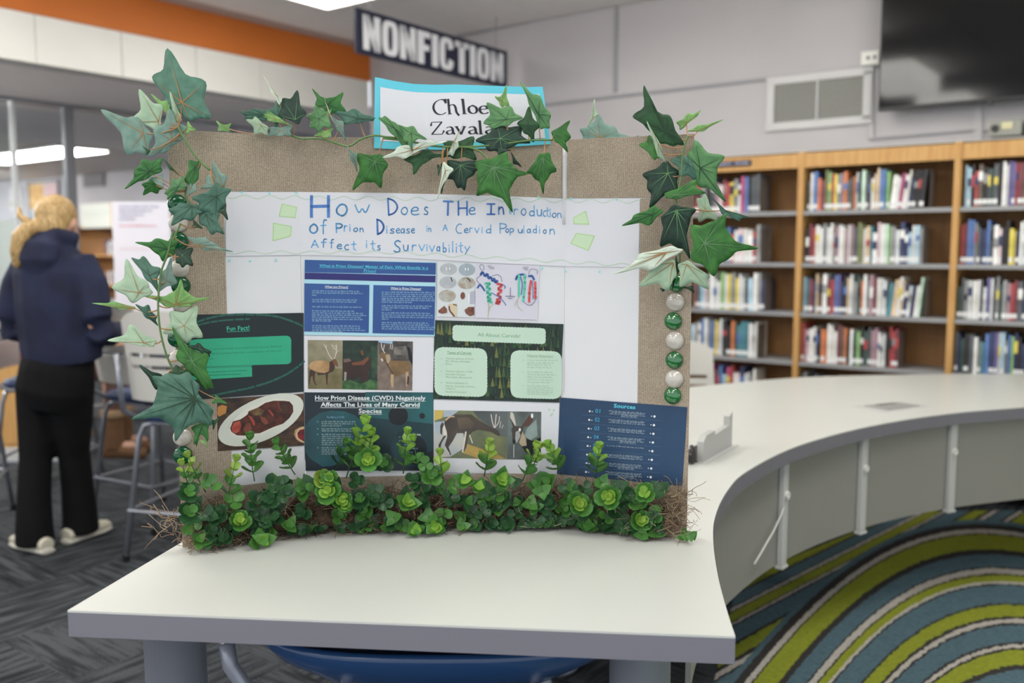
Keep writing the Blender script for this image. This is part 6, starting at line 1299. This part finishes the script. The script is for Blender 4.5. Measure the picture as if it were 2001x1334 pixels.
# ================================================================ people
def blob(name, prims, voxel, smooth, m, parent, sm=True):
    """one continuous skin grown around tapered limbs and ellipsoids"""
    bm = bmesh.new()
    def ring(c, X, Y, r, n=16): return [bm.verts.new(c+X*(r[0]*math.cos(2*PI*i/n))+Y*(r[1]*math.sin(2*PI*i/n))) for i in range(n)]
    for pr in prims:
        if pr[0] == 'e':
            c, r = Vector(pr[1]), pr[2]; R_ = pr[3].to_matrix().to_4x4() if len(pr) > 3 else Matrix.Identity(4)
            g = bmesh.ops.create_uvsphere(bm, u_segments=20, v_segments=14, radius=1); M = Matrix.Translation(c) @ R_ @ Matrix.Diagonal((*r, 1)); bmesh.ops.transform(bm, matrix=M, verts=g['verts'])
        else:      # 'l' loft: list of (centre, rx, ry) with the section's x axis given
            secs = pr[1]; xa = Vector(pr[2]) if len(pr) > 2 else Vector((1,0,0)); prev = None
            for i, (c, rx_, ry_) in enumerate(secs):
                c = Vector(c); a = Vector(secs[max(i-1,0)][0]); b = Vector(secs[min(i+1,len(secs)-1)][0]); t = (b-a).normalized()
                X_ = (xa-t*xa.dot(t)).normalized(); Y_ = t.cross(X_); rg = ring(c, X_, Y_, (rx_, ry_))
                if prev:
                    for k in range(16): bm.faces.new((prev[k], prev[(k+1)%16], rg[(k+1)%16], rg[k]))
                else: bm.faces.new(rg[::-1])
                prev = rg
            bm.faces.new(prev)
    me = bpy.data.meshes.new(name); bm.to_mesh(me); bm.free(); o = bpy.data.objects.new(name, me); COL.objects.link(o)
    rm = o.modifiers.new('r', 'REMESH'); rm.mode = 'VOXEL'; rm.voxel_size = voxel; s_ = o.modifiers.new('s', 'SMOOTH'); s_.iterations = smooth; s_.factor = .5
    bpy.context.view_layer.update(); dg = bpy.context.evaluated_depsgraph_get(); m2 = bpy.data.meshes.new_from_object(o.evaluated_get(dg)); o.modifiers.clear(); o.data = m2; bpy.data.meshes.remove(me)
    m2.name = name; m2.materials.clear(); m2.materials.append(m)
    for p in m2.polygons: p.use_smooth = True; p.material_index = 0
    o.parent = parent; return o
from mathutils import Euler
M_skin = mat('skin', (206,160,138), .55, var=.06, scale=20); M_hair = mat('blonde_hair', (204,172,118), .5, col2=(150,116,70), scale=26, stretch=(6,6,1), bump=.6)
M_hood = mat('navy_fleece', (32,38,66), .9, col2=(24,28,52), scale=9, bump=.2); M_pant = mat('black_trousers', (15,15,17), .85, spec=.2); M_shoe = mat('white_canvas_shoe', (206,200,182), .6); M_sole = mat('shoe_sole', (214,210,198), .6)
pw = thing('person', 'standing person with a blonde ponytail, navy hoodie and black flared trousers, seen from behind', 'person', (-2.17,4.42,0), -.22)
HZ = 1.70
def hand(cx_, cy_, cz_, s_, dirv):
    P = [('e',(cx_,cy_,cz_),(.040,.045,.018))]
    for k, (ox_, ln_) in enumerate(((-.028,.062),(-.010,.074),(.010,.070),(.028,.055))):
        b = Vector((cx_+ox_, cy_+.035, cz_)); P.append(('l',[(b,.0095,.009),(b+Vector((0,ln_*.5,-.006)),.009,.0085),(b+Vector((0,ln_*.85,-.026)),.008,.0075),(b+Vector((0,ln_,-.040)),.006,.006)]))
    b = Vector((cx_-s_*.034, cy_-.01, cz_)); P.append(('l',[(b,.011,.011),(b+Vector((-s_*.028,.022,-.008)),.010,.010),(b+Vector((-s_*.036,.048,-.016)),.008,.008)], (0,1,0)))
    return P
body = [('e',(0,.02,HZ-.115),(.076,.095,.112)),('e',(0,.055,HZ-.165),(.058,.062,.07)),('l',[((0,.0,HZ-.22),.052,.055),((0,-.01,HZ-.31),.06,.06)]),('e',(0,.118,HZ-.135),(.012,.018,.02)),('e',(.078,.02,HZ-.125),(.012,.02,.032)),('e',(-.078,.02,HZ-.125),(.012,.02,.032)),
 ('l',[((0,-.02,HZ-.29),.12,.08),((0,-.01,1.24),.15,.095),((0,0,1.05),.13,.09),((0,0,.92),.155,.10)]),
 ('e',(.028,.106,HZ-.115),(.012,.006,.008)),('e',(-.028,.106,HZ-.115),(.012,.006,.008)),('l',[((-.025,.112,HZ-.185),.006,.006),((.025,.112,HZ-.185),.006,.006)],(0,0,1))]
for s_ in (-1, 1):
    body += [('l',[((s_*.13,-.01,1.36),.05,.05),((s_*.225,-.04,1.10),.04,.04),((s_*.215,.10,1.04),.034,.034),((s_*.13,.26,1.06),.026,.024)],(0,0,1))]+hand(s_*.12,.31,1.06,s_,None)
    body += [('l',[((s_*.08-.02,0,.92),.08,.085),((-.125 if s_ < 0 else .0,-.05 if s_ < 0 else .045,.52),.045,.05),((-.115 if s_ < 0 else -.023,-.11 if s_ < 0 else .10,.12),.035,.04)]),('e',(-.115 if s_ < 0 else -.02,-.11 if s_ < 0 else .10,.06),(.035,.05,.035))]
blob('body', body, .0075, 3, M_skin, pw)
hood_p = [('l',[((0,-.01,1.47),.085,.075),((0,-.02,1.42),.165,.095),((0,-.03,1.34),.215,.125),((0,-.03,1.20),.205,.135),((0,-.02,1.08),.20,.135),((0,-.01,.98),.205,.14),((0,0,.925),.20,.138)]),
 ('l',[((0,-.06,1.50),.075,.05),((0,-.115,1.46),.105,.052),((0,-.135,1.40),.10,.045),((0,-.13,1.35),.05,.03)]),('l',[((-.10,.01,1.50),.035,.035),((-.06,-.075,1.515),.04,.04),((.06,-.075,1.515),.04,.04),((.10,.01,1.50),.035,.035)],(0,0,1))]
for s_ in (-1, 1): hood_p.append(('l',[((s_*.13,-.02,1.40),.075,.08),((s_*.205,-.03,1.28),.073,.075),((s_*.245,-.055,1.13),.066,.066),((s_*.25,-.045,1.075),.066,.062),((s_*.225,.05,1.045),.06,.058),((s_*.15,.22,1.055),.043,.042)],(0,0,1)))
hd = blob('hoodie', hood_p, .011, 4, M_hood, pw)
tp = [('l',[((0,0,.97),.165,.12),((-.02,-.015,.88),.185,.14),((-.04,-.02,.78),.187,.145),((-.05,-.01,.70),.165,.12)])]
LX = {-1: (-.125,-.13,-.125,-.12,-.115,-.115), 1: (.045,.015,-.01,-.02,-.025,-.025)}
for s_, yo in ((-1,-.11),(1,.10)):
    q6 = LX[s_]; tp.append(('l',[((q6[0],-.01,.80),.10,.125),((q6[1],yo*.3,.62),.088,.10),((q6[2],yo*.6,.45),.070,.08),((q6[3],yo*.85,.28),.072,.082),((q6[4],yo,.13),.080,.088),((q6[5],yo,.035),.086,.095)]))
blob('trousers', tp, .011, 4, M_pant, pw)
for s_, yo, rz_ in ((-1,-.11,1.25),(1,.10,-.15)):
    d_ = Vector((-math.sin(rz_), math.cos(rz_), 0)); c = Vector((-.115 if s_ < 0 else -.02, yo, 0))
    sh = blob('shoe', [('l',[(c-d_*.10+Z*.045,.038,.036),(c+d_*.0+Z*.05,.043,.042),(c+d_*.10+Z*.04,.048,.03),(c+d_*.165+Z*.032,.036,.022)],(1,0,0))], .006, 3, M_shoe, pw)
    so2 = blob('sole', [('l',[(c-d_*.105+Z*.016,.038,.016),(c+Z*.014,.043,.014),(c+d_*.11+Z*.014,.05,.014),(c+d_*.175+Z*.014,.034,.013)],(1,0,0))], .006, 1, M_sole, None); so2.parent = sh
hair = [('e',(0,.0,HZ-.085),(.088,.105,.098)),('e',(0,-.045,HZ-.13),(.078,.065,.085)),('e',(-.045,-.11,HZ-.15),(.035,.04,.035)),('l',[((-.05,-.11,HZ-.14),.036,.034),((-.085,-.14,HZ-.19),.042,.032),((-.105,-.14,HZ-.26),.036,.028),((-.12,-.125,HZ-.33),.02,.018)]),
 ('l',[((.0,-.06,HZ-.20),.06,.03),((.0,-.07,HZ-.24),.035,.02)]),('l',[((-.06,-.12,HZ-.12),.02,.02),((-.10,-.12,HZ-.09),.014,.014),((-.115,-.1,HZ-.05),.008,.008)])]
hr_ = blob('hair', hair, .007, 2, M_hair, pw)
ht_ = blob('hair_tie', [('l',[((-.07,-.10,HZ-.155),.022,.022),((-.045,-.125,HZ-.15),.024,.024)])], .005, 1, mat('hair_tie_red', (176,60,64), .7), None); ht_.parent = hr_
# seated person
M_sw = mat('red_top', (140,30,40), .85); M_leg2 = mat('brown_leggings', (92,66,58), .8); M_boot = mat('tan_boot', (120,86,58), .85, var=.2, scale=14); M_cuff = mat('boot_cuff', (150,124,96), .95, bump=.5, scale=90)
sE = copy_tree(sA, (-2.77,5.42,0), -1.45, 'high stool under the seated person, mostly hidden behind the standing one')
ps = thing('person', 'seated person in red top, brown leggings and tan boots behind the standing person', 'person', (-2.77,5.42,0), -1.45)
sb = [('e',(0,.02,1.36),(.074,.092,.11)),('l',[((0,0,1.27),.05,.05),((0,-.01,1.19),.055,.055)]),('l',[((0,-.01,1.2),.13,.08),((0,0,1.0),.14,.09),((0,.0,.78),.16,.11)]),('e',(0,.11,1.34),(.012,.016,.02))]
for s_ in (-1, 1):
    sb += [('l',[((s_*.14,0,1.18),.045,.045),((s_*.19,.03,.96),.036,.036),((s_*.16,.22,.92),.03,.03),((s_*.12,.34,.93),.024,.022)],(0,0,1))]+hand(s_*.11,.39,.93,s_,None)
    sb += [('l',[((s_*.08,.0,.76),.07,.07),((s_*.09,.38,.73),.05,.05),((s_*.09,.40,.45),.04,.045),((s_*.09,.40,.32),.035,.035)],(1,0,0)),('e',(s_*.09,.46,.29),(.035,.09,.03))]
blob('body', sb, .0085, 3, M_skin, ps)
blob('top', [('l',[((0,-.01,1.24),.10,.07),((0,-.01,1.16),.18,.10),((0,0,.98),.175,.115),((0,.01,.76),.185,.135)])]+[('l',[((s_*.14,0,1.17),.065,.065),((s_*.195,.03,.97),.055,.055),((s_*.165,.2,.93),.045,.045),((s_*.125,.32,.935),.036,.036)],(0,0,1)) for s_ in (-1,1)], .012, 3, M_sw, ps)
blob('leggings', [('e',(0,.02,.77),(.175,.14,.10))]+[('l',[((s_*.085,.05,.76),.09,.085),((s_*.09,.36,.745),.066,.066),((s_*.09,.42,.68),.062,.062),((s_*.09,.41,.50),.055,.06),((s_*.09,.40,.38),.05,.052)],(1,0,0)) for s_ in (-1,1)], .012, 3, M_leg2, ps)
for s_, dy in ((-1,0),(1,-.12)):
    c = Vector((s_*.09,.40+dy*.0,0)); bo = blob('boot', [('l',[(c+Z*.50,.062,.064),(c+Z*.38,.058,.06),(c+Z*.28,.058,.066)]),('l',[(c+Vector((0,-.06,.262)),.044,.044),(c+Vector((0,.03,.265)),.048,.05),(c+Vector((0,.12,.25)),.05,.04),(c+Vector((0,.185,.24)),.04,.03)],(1,0,0))], .008, 3, M_boot, ps)
    cu = blob('cuff', [('l',[(c+Z*.515,.066,.068),(c+Z*.485,.074,.076),(c+Z*.46,.068,.07)])], .008, 1, M_cuff, None); cu.parent = bo
h2 = blob('hair', [('e',(0,-.01,1.39),(.086,.102,.10)),('l',[((0,-.07,1.36),.07,.04),((0,-.09,1.22),.075,.035),((0,-.09,1.12),.05,.025)])], .009, 2, mat('brown_hair', (78,54,40), .55, bump=.5, scale=40), ps)
